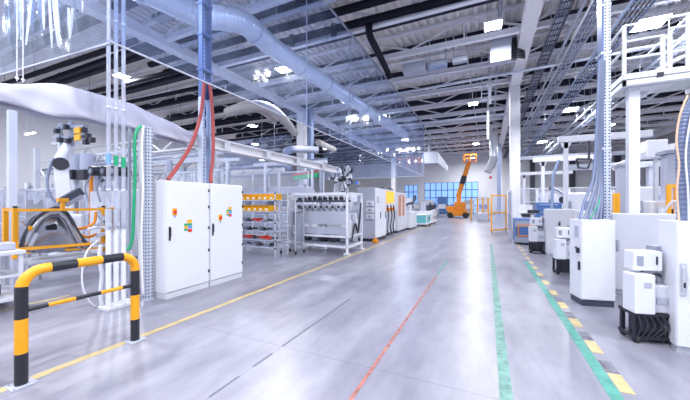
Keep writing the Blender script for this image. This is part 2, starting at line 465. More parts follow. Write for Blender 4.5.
# ------------------------------------------------------------------ lamps
def lamp(x, y, z, label, s=.62, power=260, rod=True):
    t = thing('high_bay_lamp', label, 'lamp', (x, y, z), 'square high bay lamps')
    MB().box(x - s / 2, x + s / 2, y - s / 2, y + s / 2, z + .02, z + .11, .015).build('housing', OFFW, t)
    MB().box(x - s / 2 + .03, x + s / 2 - .03, y - s / 2 + .03, y + s / 2 - .03, z - .005, z + .02).build('diffuser', LAMP, t)
    r = MB()
    for dx in (-.2, .2): r.tube([(x + dx, y, z + .1), (x + dx, y, ZC)], .007, 6)
    r.build('hanger', STEEL, t)
    return t
def lamp_light(x, y, z, power, s=.6):
    L = bpy.data.lights.new('lamp_light', 'AREA'); L.shape = 'SQUARE'; L.size = s; L.energy = power; L.color = (0.93, 0.95, 1.0)
    o = bpy.data.objects.new('lamp_light', L); C.objects.link(o); o.location = (x, y, z - .02)
LP = []
def L_(px, py, z, lab): 
    p = on_z(px, py, z); LP.append((p.x, p.y, z, lab))
L_(493, 26, 8.4, 'square lit lamp hanging beside the white column box high in the middle')
L_(473, 104, 8.4, 'square lit lamp below the hanging ladder in the middle bay')
L_(476, 144, 8.4, 'small lit lamp above the yellow boom lift')
L_(650, 24, 8.3, 'big lit lamp seen through the platform railing')
L_(570, 110, 8.3, 'lit lamp under the cable trays right of the white column')
L_(542, 142, 8.3, 'farther lit lamp under the cable trays right of the white column')
L_(283, 70, 8.4, 'lit lamp glowing through the clear curtain beside the silver duct')
L_(382, 116, 8.4, 'lit lamp low in the clear curtain near its far end')
L_(405, 140, 8.4, 'lit lamp behind the far end of the clear curtain')
L_(402, 151, 8.4, 'lowest small lit lamp behind the far end of the clear curtain')
L_(610, 125, 8.4, 'lit lamp peeping past the perforated post on the right')
LP += [(-17.5, 9.5, 8.4, 'lit lamp over the far left robots, nearer one'), (-18.5, 20.5, 8.4, 'lit lamp over the far left robots, second one'),
       (-18, 33, 8.4, 'lit lamp over the far left robots, last one'), (11, 20, 8.4, 'lit lamp over the machines far right, nearer one'),
       (-24, 15, 8.4, 'added lit lamp near the left wall, nearer one'), (-24, 27, 8.4, 'added lit lamp near the left wall, farther one'),  # pair added to brighten the left wall
       (-2.0, 49, 8.4, 'lit lamp near the far wall over the glazing')]
for (x, y, z, lab) in LP: lamp(x, y, z, lab, .9 if z < 8.35 else .62); lamp_light(x, y, z, 310)
OVER = [(-0.4, 2.5, 'overhead in the middle bay'), (5.4, 3.6, 'overhead in the right bay before the walkway'), (-9, 1.5, 'overhead before the folded curtain'), (-16, 0, 'overhead at the near far-left corner'),
        (11, 8, 'overhead right of the walkway'), (-3.5, -3, 'behind the camera over the aisle'), (3.5, -3, 'behind the camera on the right'), (-10, -3.5, 'behind the camera on the left')]
for (x, y, where) in OVER:          # the same lamp rows continue over and behind the camera
    lamp(x, y, 8.3, 'lit square lamp ' + where); lamp_light(x, y, 8.3, 260)

# ================================================================== LEFT SIDE
# ------------------------------------------------------------------ floor paint
def line(name, label, parts, m, cat='floor marking'):
    b = MB()
    for (x0, x1, y0, y1) in parts: b.box(x0, x1, y0, y1, 0.0, 0.003)
    solo(name, label, cat, b, m)
line('floor_line', 'long pale yellow painted floor line along the left edge of the aisle', [(-4.045, -3.945, YN, 27)], LINEY)
line('floor_line', 'faint yellow floor line beside the trolley on the left', [(-7.0, -6.92, 0.6, 2.9)], LINEY)
line('floor_line', 'thin red floor line down the aisle', [(-1.085, -1.05, 1.6, 7.3)], LINER)
line('floor_line', 'thin green floor line continuing the red one down the aisle', [(-1.085, -1.05, 7.4, 9.6)], LINEG)
line('floor_line', 'straight green floor stripe nearer the middle of the aisle', [(0.10, 0.205, 1.0, 14)], LINEG2)
line('floor_line', 'broad green floor stripe beside the yellow dashes on the right', [(0.97, 1.075, 1.0, 10.2)], LINEG)
line('floor_line', 'row of pale yellow dashes beside the green stripe on the right', [(1.085, 1.195, y, y + .34) for y in [2.72 + .80 * k for k in range(20)]], LINEY)
line('floor_line', 'row of grey dashes between the yellow dashes on the right', [(1.085, 1.195, y + .36, y + .62) for y in [2.72 + .80 * k for k in range(5)]], LINEK)
line('floor_line', 'broken dark tape line lying in the middle of the aisle', [(-2.215, -2.185, 2.95, 4.9), (-2.215, -2.185, 2.45, 2.75), (-2.215, -2.19, 1.9, 2.25)], mat('dark_tape', (.15, .15, .2), .5, var=.2))

# ------------------------------------------------------------------ striped hoop barrier
t = thing('crash_barrier', 'black and yellow striped hoop barrier bolted to the floor', 'barrier', (-3.94, 1.75, 0))
BX, B0, B1, BR, BH = -3.94, 1.28, 2.29, 0.048, 1.06
def arc_path():
    pts = [(BX, B0, 0.0), (BX, B0, BH - .17)]
    for k in range(1, 9):
        a = PI / 2 * k / 8; pts.append((BX, B0 + .17 - .17 * math.cos(a), BH - .17 + .17 * math.sin(a)))
    for k in range(0, 9):
        a = PI / 2 * k / 8; pts.append((BX, B1 - .17 + .17 * math.sin(a), BH - .17 * (1 - math.cos(a))))
    pts.append((BX, B1, 0.0)); return [Vector(p) for p in pts]
def cut(pts, s0, s1):
    out, s = [], 0
    for a, b in zip(pts, pts[1:]):
        l = (b - a).length
        if l < 1e-6: continue
        if s + l > s0 and s < s1:
            if not out: out.append(a.lerp(b, max(0, (s0 - s) / l)))
            out.append(a.lerp(b, min(1, (s1 - s) / l)))
        s += l
    return out
hoop = arc_path(); tot = sum((b - a).length for a, b in zip(hoop, hoop[1:]))
stops = [0, .30, .62, .92, 1.195, 1.404, 1.635, 1.851, 2.114, 2.414, 2.714, tot]
# stripes: black foot, yellow, black, yellow bend, then along the top
for i, (a, b) in enumerate(zip(stops, stops[1:])):
    MB().tube(cut(hoop, a, b), BR, 20).build('black_stripe' if i % 2 == 0 else 'yellow_stripe', BARB if i % 2 == 0 else YEL, t)
ys = [B0 + BR, 1.47, 1.69, 1.92, 2.144, B1 - BR]
for i in range(5):
    MB().tube([(BX, ys[i], .69), (BX, ys[i + 1], .69)], .021, 14).build('rail_stripe', BARB if i % 2 == 0 else YEL, t)
for y in (B0, B1):
    f = MB().box(BX - .09, BX + .09, y - .09, y + .09, 0.0, .012, .003).build('foot_plate', LGREY, t)
    b = MB()
    for dx in (-.07, .07):
        for dy in (-.07, .07): b.cyl((BX + dx, y + dy), .010, .01, .022, 8)
    b.build('bolt', STEEL, f)

# ------------------------------------------------------------------ two white switch cabinets
def cabinet(x0, x1, y0, y1, label, h=2.1, first=True):
    t = thing('switch_cabinet', label, 'cabinet', ((x0 + x1) / 2, (y0 + y1) / 2, 0), 'tall white switch cabinets')
    MB().box(x0, x1 - .03, y0, y1, .1, h, .006).build('body', WHITE, t)
    MB().box(x0 + .02, x1 - .01, y0 + .01, y1 - .01, 0, .1).build('plinth', OFFW, t)
    d = MB().box(x1 - .027, x1, y0 + .012, y1 - .012, .115, h - .02, .005).build('door', WHITE, t)
    hb = MB().box(x1, x1 + .012, y0 + .05, y0 + .085, 1.03, 1.28, .004).box(x1 + .012, x1 + .035, y0 + .055, y0 + .08, 1.10, 1.26, .006)
    hb.build('handle', BLACK, d)
    for z in (.33, .75, 1.2, 1.62, 1.95): MB().box(x1 - .004, x1 + .014, y1 - .035, y1 - .006, z - .028, z + .028, .003).build('hinge', BLACK, d)
    return t, d
CX = -5.1
ca, da = cabinet(-5.70, CX, 3.48, 4.40, 'tall white switch cabinet beside the perforated post, its sticker low')
cb, db = cabinet(-5.70, CX, 4.415, 5.33, 'tall white switch cabinet beside the shelf rack, its sticker high')
def rect_on(X, px0, py0, px1, py1):
    a = on_x(px0, py0, X); b = on_x(px1, py1, X)
    return (a.y, b.y, b.z, a.z)
def sticker(door, y0, z0, w, h):
    s = MB().box(CX, CX + .002, y0, y0 + w, z0, z0 + h).build('label_sheet', WHITE, door); s['label'] = 'coloured warning sticker'
    cells = [(0.35, .72, .62, .26, YEL2), (0, .52, 1, .17, GREEN), (0, .30, .45, .2, YEL2), (.48, .30, .5, .2, BLUE), (0, .12, .45, .16, GREEN), (.48, .0, .5, .26, RED)]
    for (a, b, c, d, m) in cells:
        MB().box(CX + .002, CX + .004, y0 + a * w, y0 + (a + c) * w, z0 + b * h, z0 + (b + d) * h).build('sticker_field', m, door)
sticker(da, 3.83, 1.15, .17, .24); sticker(db, 4.84, 1.40, .15, .22)
for (d, y, z) in ((da, 3.60, 1.54), (db, 4.63, 1.39)):
    MB().box(CX, CX + .006, y, y + .085, z - .065, z + .065, .002).build('switch_plate', YEL2, d)
    k = MB().tube([(CX + .006, y + .042, z), (CX + .03, y + .042, z)], .030, 14).box(CX + .03, CX + .045, y + .032, y + .052, z - .035, z + .035, .003).build('main_switch', RED, d)
    MB().tube([(CX + .004, y + .042, z - .065), (CX + .004, y + .045, z - .10)], .012, 8).build('seal_tag', BLUE, d)

# ------------------------------------------------------------------ posts, beam and sheet above
def perf_post(x, y, w, h, name, label, m, z0=0.0):
    t = thing(name, label, 'post', (x, y, 0))
    MB().box(x - w / 2, x + w / 2, y - w / 2, y + w / 2, z0, h).build('upright', m, t)
    if z0 == 0: MB().box(x - w * .8, x + w * .8, y - w * .8, y + w * .8, 0, .012).build('base_plate', STEEL, t)
    return t
perf_post(-5.405, 3.36, .10, 3.04, 'perforated_post', 'grey perforated steel post beside the first white cabinet and green hose', PERF)
t = thing('steel_upright', 'tall blue-grey channel upright rising behind the white cabinets', 'post', (-5.85, 4.93, 0))
MB().box(-5.93, -5.915, 4.80, 5.06, 4.1, ZC).box(-5.93, -5.79, 4.80, 4.815, 4.1, ZC).box(-5.93, -5.79, 5.045, 5.06, 4.1, ZC).build('channel', UPBLUE, t)
MB().box(-5.92, -5.80, 4.80, 4.84, 0, 4.1).build('lower_leg', STEEL, t); MB().box(-5.92, -5.80, 5.01, 5.05, 0, 4.1).build('lower_leg', BSTEEL, t)
MB().box(-5.915, -5.87, 4.90, 4.94, 0, ZC).build('inner_rail', PERFB, t)
k = MB()
for z in (4.7, 5.5, 6.2, 7.0, 7.8): k.box(-5.95, -5.77, 4.785, 5.075, z, z + .05)
k.build('clamp_band', UPBLUE, t)
for lab, pp in (('dark red hose bowing left from the tall upright to the first cabinet', [(204, 83), (203.5, 92), (200, 118), (191, 145), (178, 166), (168, 179)]),
                ('dark red hose hanging straight from the tall upright to the second cabinet', [(209, 83), (211, 95), (213, 125), (213, 155), (211, 175), (211, 183)])):
    n = len(pp); pts = []
    for i, (a, b) in enumerate(pp):
        p = on_x(a, b, -5.72 + .28 * i / (n - 1)); pts.append(p)
    pts[-1].z = 2.14
    solo('red_hose', lab, 'hose', MB().tube(pts, .035, 10, 6, ribs=.03), REDHOSE, 'red hoses over the cabinets')
b = MB()
b.box(-6.23, -5.97, 4.76, 12.1, 3.25, 3.285).box(-6.23, -5.97, 4.76, 12.1, 3.02, 3.055).box(-6.12, -6.08, 4.76, 12.1, 3.055, 3.25)
t = thing('overhead_beam', 'white steel beam running over the cabinets and the shelf rack', 'beam', (-6.1, 3.75, 3.02))
b.build('beam_profile', GIRD, t)
c = MB()
for y in (5.6, 7.2, 8.8, 10.6): MB().box(-5.97, -5.95, y, y + .2, 3.05, 3.26, .005).build('junction_box', OFFW, t)
MB().bar((-5.93, 3.8, 2.98), (-5.47, 3.40, 2.98), .07).build('bracket_arm', STEEL, t)
MB().box(-6.14, -6.06, 11.95, 12.03, 0, 3.02).build('support_leg', GREY, t)
# plastic sheet wrapped over the front end of the beam
rows = []
for i in range(60):
    y = 0.6 + (4.15 - .6) * i / 59
    sst = max(0, min(1, (y - 1.5) / .7)); ed = max(0, min(1, (y - 3.0) / 1.1)); top = 3.15 + .20 * sst * sst * (3 - 2 * sst) - .23 * ed
    bot = 2.91 - .05 * ed - .06 * math.exp(-((y - 1.95) / .25) ** 2)
    w = .12 + .02 * math.sin(y * 9)
    row = []
    for k in range(17):
        a = k / 16
        if a < .4: s = a / .4; x, z = -5.34 + w + .03 * math.sin(y * 11 + s * 5) * (1 - s) + .05 * math.exp(-((y - 1.95) / .12) ** 2) * (1 - s), bot + (top - .08 - bot) * s
        elif a < .6: s = (a - .4) / .2; ang = PI * s; x, z = -5.34 + w * math.cos(ang), top - .08 + .08 * math.sin(ang)
        else: s = (a - .6) / .4; x, z = -5.34 - w - .03 * math.sin(y * 8 + s * 4) * s, top - .08 + (bot - top + .08) * s
        row.append((x, y, z))
    rows.append([(p_[0] * 1.142, p_[1] * 1.142, EYE + (p_[2] - EYE) * 1.142) for p_ in row])
solo('dust_sheet', 'white plastic sheet draped over the front of the overhead beam', 'sheet', MB().grid(rows), FABRIC, solid=.006)
for lab, pa in (('thin cord tied above the draped white sheet, left one', (17, 84)), ('thin cord tied above the draped white sheet, right one', (23, 84))):
    p = on_x(pa[0], pa[1], -6.1)
    solo('suspension_rope', lab, 'cord', MB().tube([(p.x, p.y, 3.45), (p.x, p.y, 8.55)], .006, 8).ball((p.x, p.y, 3.49), .022, 10), CABLEW, 'cords above the sheet')

# ------------------------------------------------------------------ hoses and cables on the perforated post
def cable(label, pix, X, r, m, group='cables on the perforated post', name='cable', ribs=0, dx=0):
    pts = [on_x(a, b, X + dx * i / max(1, len(pix) - 1)) for i, (a, b) in enumerate(pix)]
    return solo(name, label, 'cable', MB().tube(pts, r, 9, 5, ribs=ribs), m, group)
cable('thick green hose hanging in front of the perforated post', [(142, 126), (137, 130), (134.5, 142), (135, 170), (134, 200), (133, 230), (131, 244), (127, 250)], -5.43, .026, GREEN, name='green_hose')
cable('pale grey cable hanging just right of the green hose', [(143, 126), (140, 131), (139.5, 145), (140, 180), (139, 220), (139.5, 262), (138, 292), (137, 298)], -5.51, .024, CABLEW)
cable('white cable bowed near the perforated post', [(144, 126), (143, 130), (142, 150), (143, 190), (141.5, 230), (142, 262), (143, 294)], -5.36, .020, CABLEW)
cable('darker grey cable between the two pale cables', [(144, 127), (141, 133), (139, 160), (139.5, 200), (138.5, 240), (139, 280), (139, 294), (138.5, 301)], -5.57, .017, CABLE)
p = on_x(129.5, 280, -5.62)
solo('slim_post', 'slim dark grey post left of the green hose', 'post', MB().box(p.x - .02, p.x + .02, p.y - .02, p.y + .02, 0, 3.0), GREY)

# ------------------------------------------------------------------ three feed tubes on a floor plate
bp = MB().box(-5.62, -5.36, 2.70, 3.16, 0.0, .05, .006)
solo('tube_plate', 'low white floor plate under the three upright tubes', 'plate', bp, OFFW)
for i, (px, band, nm) in enumerate(((108.5, mat('light_blue_band', (.18, .38, .85), .4), 'leftmost of the three tall clear tubes, with a blue band'), (116, GREEN, 'middle of the three tall clear tubes, with a green band'),
                                    (123.5, GREEN, 'rightmost of the three tall clear tubes, with a green band'))):
    g = on_z(px, 307.5 - i * 1.8, .05); x, y = g.x, g.y
    t = thing('feed_tube', nm, 'tube', (x, y, .05), 'three tall feed tubes')
    MB().tube([(x, y, .05), (x, y, 1.28)], .036, 16).build('lower_pipe', WHITE, t)
    cl = MB().cyl((x, y), .045, 1.28, 1.42, 14).box(x - .03, x + .06, y - .025, y + .025, 1.32, 1.38, .006).cyl((x, y), .046, 1.42, 1.6, 12).build('valve', LGREY, t)
    MB().tube([(x, y, 1.6), (x, y, 8.5)], .029, 14).build('clear_pipe', PIPEC, t)
    MB().cyl((x, y), .0325, 2.32 - .02 * i, 2.48 - .02 * i, 16).build('colour_band', band, t)
    for z in (1.9, 3.2, 4.6): MB().cyl((x, y), .036, z, z + .03, 14).build('pipe_clip', OFFW, t)
cable('white corrugated hose standing left of the three tubes', [(101, 245), (99.5, 258), (102, 275), (100.5, 292), (102, 306)], -5.62, .028, CABLEW, 'loose hoses by the three tubes', 'corrugated_hose', .03)
cable('thin white hose looping on the floor by the tubes', [(99, 240), (88, 250), (82.5, 268), (83, 288), (91, 303), (101, 309)], -5.75, .013, CABLEW, 'loose hoses by the three tubes', 'loop_hose')
cable('thin white hose trailing between tubes and perforated post', [(131, 250), (136, 280), (132, 296), (124, 304)], -5.42, .011, CABLEW, 'loose hoses by the three tubes', 'loop_hose')

# ------------------------------------------------------------------ yellow frame fixture with a pressed car-body panel
t = thing('fixture_stand', 'yellow tube frame holding the pressed grey body panel', 'frame', (-8.3, 3.2, .35))
A, B = Vector((-8.27, 2.6, 0)), Vector((-7.84, 3.88, 0)); A2, B2 = Vector((-9.07, 2.71, 0)), Vector((-8.12, 4.2, 0))
def Z(p, z): return Vector((p.x, p.y, z))
for (p, lo) in ((A, .62), (B, .62), (A2, .62), (B2, .62)): MB().bar(Z(p, lo), Z(p, 1.60), .075).build('post', YEL, t)
MB().bar(Z(A, 1.56), Z(B, 1.56), .055).build('front_rail', YEL, t)
MB().bar(Z(A, .80), Z(B, .80), .055).build('front_rail', YEL, t)
MB().bar(Z(A2, 1.56), Z(A, 1.56), .05).build('end_rail', YEL, t); MB().bar(Z(B2, 1.56), Z(B, 1.56), .05).build('end_rail', YEL, t)
MB().bar(Z(A2, .645), Z(B2, .645), .04).build('back_rail', YEL, t)
M_ = (A + B) * .5
MB().bar(Z(M_, 1.56), Z(M_, 1.74), .06).box(M_.x - .05, M_.x + .05, M_.y - .09, M_.y + .09, 1.72, 1.80, .01).build('clamp', YEL, t)
bt = MB()
for p in (A, B): bt.cyl((p.x, p.y), .035, 1.60, 1.64, 12)
bt.build('post_cap', BLACK, t)
bs = MB().box(-8.8, -8.1, 2.75, 3.95, .48, .54, .01)
for p in (A, B, A2, B2): bs.box(p.x - .04, p.x + .04, p.y - .04, p.y + .04, 0, .615)
solo('fixture_table', 'low grey machine table under the yellow frame', 'table', bs, LGREY)
t = thing('car_body_pressing', 'pressed grey car-body panel with an arched opening in the yellow frame', 'panel', (-8.45, 3.2, .62))
def q(px, py, X=-8.45): return on_x(px, py, X)
arch = [(19, 252), (23, 238), (29, 226), (38, 216), (50, 209), (60, 208), (68, 214), (75, 226), (83, 239), (92, 247)]
inner = [(31, 252), (33, 240), (38, 230), (44, 222), (50, 217), (58, 216), (64, 222), (69, 232), (75, 243), (82, 250)]
low = [(31, 253), (37, 253), (43, 253), (49, 253), (55, 252), (60, 252), (65, 252), (70, 252), (76, 251), (82, 251)]
MB().grid([[q(*p, -8.38) for p in arch], [q((a[0] + b[0]) / 2, (a[1] + b[1]) / 2, -8.30) for a, b in zip(arch, inner)], [q(*p, -8.45) for p in inner]]).build('arch_flange', BODYST, t, solid=.01)
MB().grid([[q(*p, -8.45) for p in inner], [q((a[0] + b[0]) / 2, (a[1] + b[1]) / 2, -8.62) for a, b in zip(inner, low)], [q(*p, -8.55) for p in low]]).build('inner_skin', BODYST, t, solid=.01)
MB().tube([q(*p, -8.33) for p in arch], .028, 8, 3).build('outer_rim', DGREY, t)
MB().tube([q(*p, -8.40) for p in inner], .018, 8, 3).build('inner_rim', GREY, t)
MB().tube([q(46, 228, -8.5), q(56, 226, -8.5)], .05, 12).box(-8.55, -8.44, q(50, 230).y, q(57, 230).y, 1.12, 1.2, .01).build('boss', BLACK, t)
MB().bar(q(24, 224, -8.42), q(62, 205, -8.42), .10, .13).build('side_rail', BODYST, t)
MB().bar(q(60, 203, -8.40), q(81, 191, -8.40), .15, .17).build('rail_end', DGREY, t)
MB().bar(q(66, 205, -8.34), q(82, 196, -8.34), .06, .09).build('rail_bracket', BODYST, t)
MB().bar(q(36, 233, -8.35), q(27, 250, -8.35), .09, .06).build('gusset', SHINY, t); MB().bar(q(72, 220, -8.35), q(80, 240, -8.35), .07, .05).build('gusset', SHINY, t)
MB().box(-8.36, -8.28, q(25, 232).y, q(29, 232).y, 1.15, 1.24, .01).build('marker', YEL2, t)

# tooling clamps and pipes at the right of the yellow frame
t = thing('clamp_unit', 'white and grey pneumatic clamp unit at the end of the yellow frame', 'clamp', (-7.75, 4.1, .3))
for (a, b, c, d, m) in ((96, 226, 108, 220, SHINY), (97, 236, 111, 231, LGREY), (92, 243, 108, 246, SHINY), (99, 214, 106, 224, LGREY), (110, 232, 112, 250, OFFW)):
    MB().bar(on_x(a, b, -7.7), on_x(c, d, -7.7), .07).build('clamp_arm', m, t)
MB().tube([on_x(88, 229, -7.7), on_x(100, 227, -7.7), on_x(113, 230, -7.7)], .035, 10, 3).build('air_pipe', OFFW, t)
MB().box(-7.85, -7.65, 3.95, 4.25, .3, .95, .02).build('pedestal', OFFW, t)
for lab, px in (('small orange tool arm behind the body panel, upper one', [(76, 229), (84, 228), (94, 223), (96, 212)]), ('small orange tool arm behind the body panel, lower one', [(78, 234), (88, 237), (97, 234)])):
    solo('welding_tool', lab, 'tool', MB().tube([on_x(a, b, -9.2) for a, b in px], .035, 8, 3), ORANGE)

# ------------------------------------------------------------------ trolley at the left edge
t = thing('trolley', 'white wheeled trolley at the left edge by the barrier', 'trolley', (-7.15, 1.95, 0))
for (x, y) in ((-6.8, 2.2), (-6.8, 1.6), (-7.5, 2.2), (-7.5, 1.6)):
    MB().bar((x, y, .16), (x, y, .92), .05).build('upright', OFFW, t)
    c = MB().box(x - .03, x + .03, y - .02, y + .02, .11, .17).build('caster', GREY, t)
    MB().tube([(x + .025, y, .065), (x - .025, y, .065)], .063, 14).build('wheel', RUBBER, c)
MB().box(-7.55, -6.75, 1.55, 2.25, .16, .21, .008).build('deck', OFFW, t)
MB().box(-7.55, -6.75, 1.55, 2.25, .88, .94, .008).build('top_frame', OFFW, t)
MB().bar((-6.8, 1.6, .55), (-6.8, 2.2, .55), .04).bar((-7.5, 2.2, .55), (-6.8, 2.2, .55), .04).build('side_rail', OFFW, t)
solo('motor_unit', 'dark motor unit sitting on the trolley deck', 'motor', MB().box(-7.3, -7.0, 1.7, 2.05, .213, .42, .03).tube([(-6.98, 1.88, .31), (-6.84, 1.88, .31)], .07, 14), DGREY)
solo('valve_block', 'grey valve block sitting on top of the trolley', 'valve', MB().box(-7.2, -6.95, 1.9, 2.2, .94, 1.06, .02).cyl((-7.05, 2.0), .04, 1.06, 1.14, 12), LGREY)

# ------------------------------------------------------------------ robots
def robot(x, y, label, deg=0, h=1.0, reach=.35, grip=True, colors=WHITE):
    T = turned(x, y, deg)
    t = thing('industrial_robot', label, 'robot', (x, y, 0), 'white industrial robots')
    def b(m, name, mm, par=t): m.T = T; return m.build(name, mm, par)
    b(MB().box(-.4, .4, -.4, .4, 0, .10, .01).cyl((0, 0), .34, .10, .55 * h, 20), 'base', colors)
    b(MB().cyl((0, 0), .30, .55 * h, .80 * h, 20).box(-.30, .34, -.24, .24, .78 * h, 1.28 * h, .06), 'turret', colors)
    b(MB().tube([(0, -.30, 1.10 * h), (0, .30, 1.10 * h)], .17, 16), 'shoulder_joint', LGREY)
    b(MB().bar((0, 0, 1.05 * h), (-.10, 0, 2.40 * h), .30, .28, (1, 0, 0)).tube([(0, -.2, 1.08 * h), (0, .2, 1.08 * h)], .22, 16), 'lower_arm', colors)
    b(MB().tube([(-.10, -.19, 2.46 * h), (-.10, .19, 2.46 * h)], .16, 18).box(-.25, .04, -.15, .15, 2.36 * h, 2.56 * h, .03), 'elbow_joint', BLACK)
    b(MB().tube([(-.10, 0, 2.55 * h), (.05, 0, 2.9 * h), (reach, 0, 3.15 * h)], [.16, .14, .11], 16), 'upper_arm', colors)
    w = b(MB().tube([(reach - .03, 0, 3.13 * h), (reach + .14, 0, 3.25 * h)], .10, 14), 'wrist', DGREY)
    b(MB().tube([(.1, .2, 1.2 * h), (-.35, .26, 1.8 * h), (-.3, .26, 2.5 * h), (.05, .18, 3.0 * h), (reach, .12, 3.2 * h)], .03, 8, 5), 'dress_pack', CABLE)
    return t, T, w
rb, T, w = robot(-10.0, 4.1, 'white robot arm raised high behind the yellow frame, orange plates on its gripper', 65, 1.1, .22)
fr = MB(); 
for (a, b_, c, d) in ((55, 136, 92, 140), (58, 128, 86, 126), (62, 144, 88, 132), (60, 124, 63, 146), (85, 126, 90, 142), (70, 122, 72, 146)):
    fr.bar(on_y(a, b_, 4.15), on_y(c, d, 4.15), .06)
fr.build('gripper_frame', GREY, rb)
for (a, b_) in ((57, 131), (60, 140), (66, 127), (68, 141), (84, 130), (88, 136), (86, 142), (92, 140)):
    p = on_y(a, b_, 4.05); MB().box(p.x - .07, p.x + .07, p.y - .05, p.y + .05, p.z - .06, p.z + .06, .01).build('gripper_tool', BLACK, rb)
for (a, b_) in ((77.5, 130.5), (77.5, 137.5)):
    p = on_y(a, b_, 3.98); MB().box(p.x - .13, p.x + .13, p.y - .02, p.y + .02, p.z - .075, p.z + .075, .008).build('orange_plate', YEL2, rb)
robot(-15.5, 7.6, 'white robot arm farther back on the far left', -30, .85)
robot(-13.5, 11.5, 'white robot arm far back between guard panels', 60, .8)
robot(-19.5, 11.0, 'white robot arm near the left wall', 10, .9)

# machine with three black drums
t = thing('drum_feeder', 'white feeder machine topped by three black drums', 'machine', (-10.2, 5.3, 0))
MB().box(-10.95, -9.45, 5.05, 5.75, .1, 2.05, .03).build('body', WHITE, t)
MB().box(-10.9, -9.5, 5.1, 5.7, 0, .1).build('plinth', GREY, t)
for (a, b_) in ((92, 171), (104, 171), (114, 171)):
    p = on_y(a, b_, 5.0)
    d = MB().tube([(p.x, p.y - .05, p.z), (p.x, p.y + .4, p.z)], .145, 20).build('drum', BLACK, t)
    MB().tube([(p.x, p.y - .055, p.z), (p.x, p.y - .04, p.z)], .08, 14).build('drum_hub', GREY, d)
    MB().bar((p.x, p.y + .1, 2.05), (p.x, p.y + .1, p.z - .1), .09).build('drum_stand', LGREY, t)
    MB().tube([(p.x, p.y - .03, p.z - .15), (p.x - .05, p.y - .15, p.z - .5), (p.x + .03, p.y - .1, p.z - .9)], .025, 8, 4).build('feed_hose', GREY, t)
MB().box(-10.5, -10.3, 5.04, 5.052, 1.3, 1.6).build('access_panel', LGREY, t)
p = on_y(88, 163, 5.0)
solo('beacon', 'small orange beacon beside the black drums', 'beacon', MB().cyl((-11.15, 5.2), .05, 2.48, 2.60, 12).box(-11.2, -11.1, 5.15, 5.25, 0, 2.48), ORANGE)
for lab, a in (('grey cylinder on a black box beside the robot, left one', 76), ('grey cylinder on a black box beside the robot, right one', 88)):
    p = on_y(a, 174, 6.2)
    t = thing('vacuum_unit', lab, 'pump', (p.x, 6.2, 0), 'grey cylinders on black boxes')
    MB().cyl((p.x, 6.2), .24, p.z + .12, p.z + .75, 18).build('cylinder', LGREY, t)
    MB().box(p.x - .26, p.x + .26, 5.95, 6.45, p.z - .22, p.z + .14, .02).build('housing', BLACK, t)
    MB().box(p.x - .07, p.x + .07, 6.13, 6.27, 0, p.z - .2).build('stand', OFFW, t)

# notched light screen
p0 = on_x(26, 198, -9.0); p1 = on_x(43, 198, -9.0)
t = thing('notched_screen', 'pale grey screen with a V-notched top behind the yellow frame', 'screen', (-9.0, (p0.y + p1.y) / 2, 0))
MB().prism([(-9.0, p0.y, 1.1), (-9.0, p1.y, 1.1), (-9.0, p1.y, p0.z), (-9.0, (p0.y + p1.y) / 2, p0.z - .14), (-9.0, p0.y, p0.z)], (-.04, 0, 0)).build('screen_panel', LGREY, t)
MB().bar((-9.02, p0.y + .05, 0), (-9.02, p0.y + .05, 1.12), .05).bar((-9.02, p1.y - .05, 0), (-9.02, p1.y - .05, 1.12), .05).build('stand', OFFW, t)

NUM9 = ['first', 'second', 'third', 'fourth', 'fifth', 'sixth', 'seventh', 'eighth', 'ninth']
# guard fences of clear panels
def fence_panel(x0, y0, x1, y1, z0, z1, label, m=OFFW, group='clear guard fence panels', mids=1, name='safety_fence', w=.05):
    t = thing(name, label, 'fence', ((x0 + x1) / 2, (y0 + y1) / 2, 0), group)
    f = MB(); a, b = Vector((x0, y0, 0)), Vector((x1, y1, 0))
    f.bar(Z(a, 0), Z(a, z1), w).bar(Z(b, 0), Z(b, z1), w)
    f.bar(Z(a, z1 - w / 2), Z(b, z1 - w / 2), w).bar(Z(a, z0), Z(b, z0), w)
    for k in range(1, mids + 1): f.bar(Z(a, z0 + (z1 - z0) * k / (mids + 1)), Z(b, z0 + (z1 - z0) * k / (mids + 1)), w * .7)
    f.build('frame', m, t)
    d = (b - a).normalized(); 
    MB().bar(Z(a + d * .02, (z0 + z1) / 2), Z(b - d * .02, (z0 + z1) / 2), .006, z1 - z0 - .05).build('clear_panel', FENCEP, t)
    return t
for i in range(5):
    fence_panel(-12.2, 3.2 + i * 2.2, -12.2, 5.36 + i * 2.2, .15, 2.1, '%s clear guard panel of the row behind the robots' % ORD[i].capitalize())
for i in range(2):
    fence_panel(-9.9 + i * 1.27, 6.9, -8.68 + i * 1.27, 6.9, .15, 2.75, ['Left', 'Right'][i] + ' clear panel of the tall guard wall behind the two white cabinets')
for i in range(3):
    fence_panel(-15 - i * 3.0, 5.0 + i * .3, -12.6 - i * 3.0, 5.0 + i * .3, .15, 2.2, ['Nearest', 'Middle', 'Outermost'][i] + ' clear guard panel of the cross row at far left')
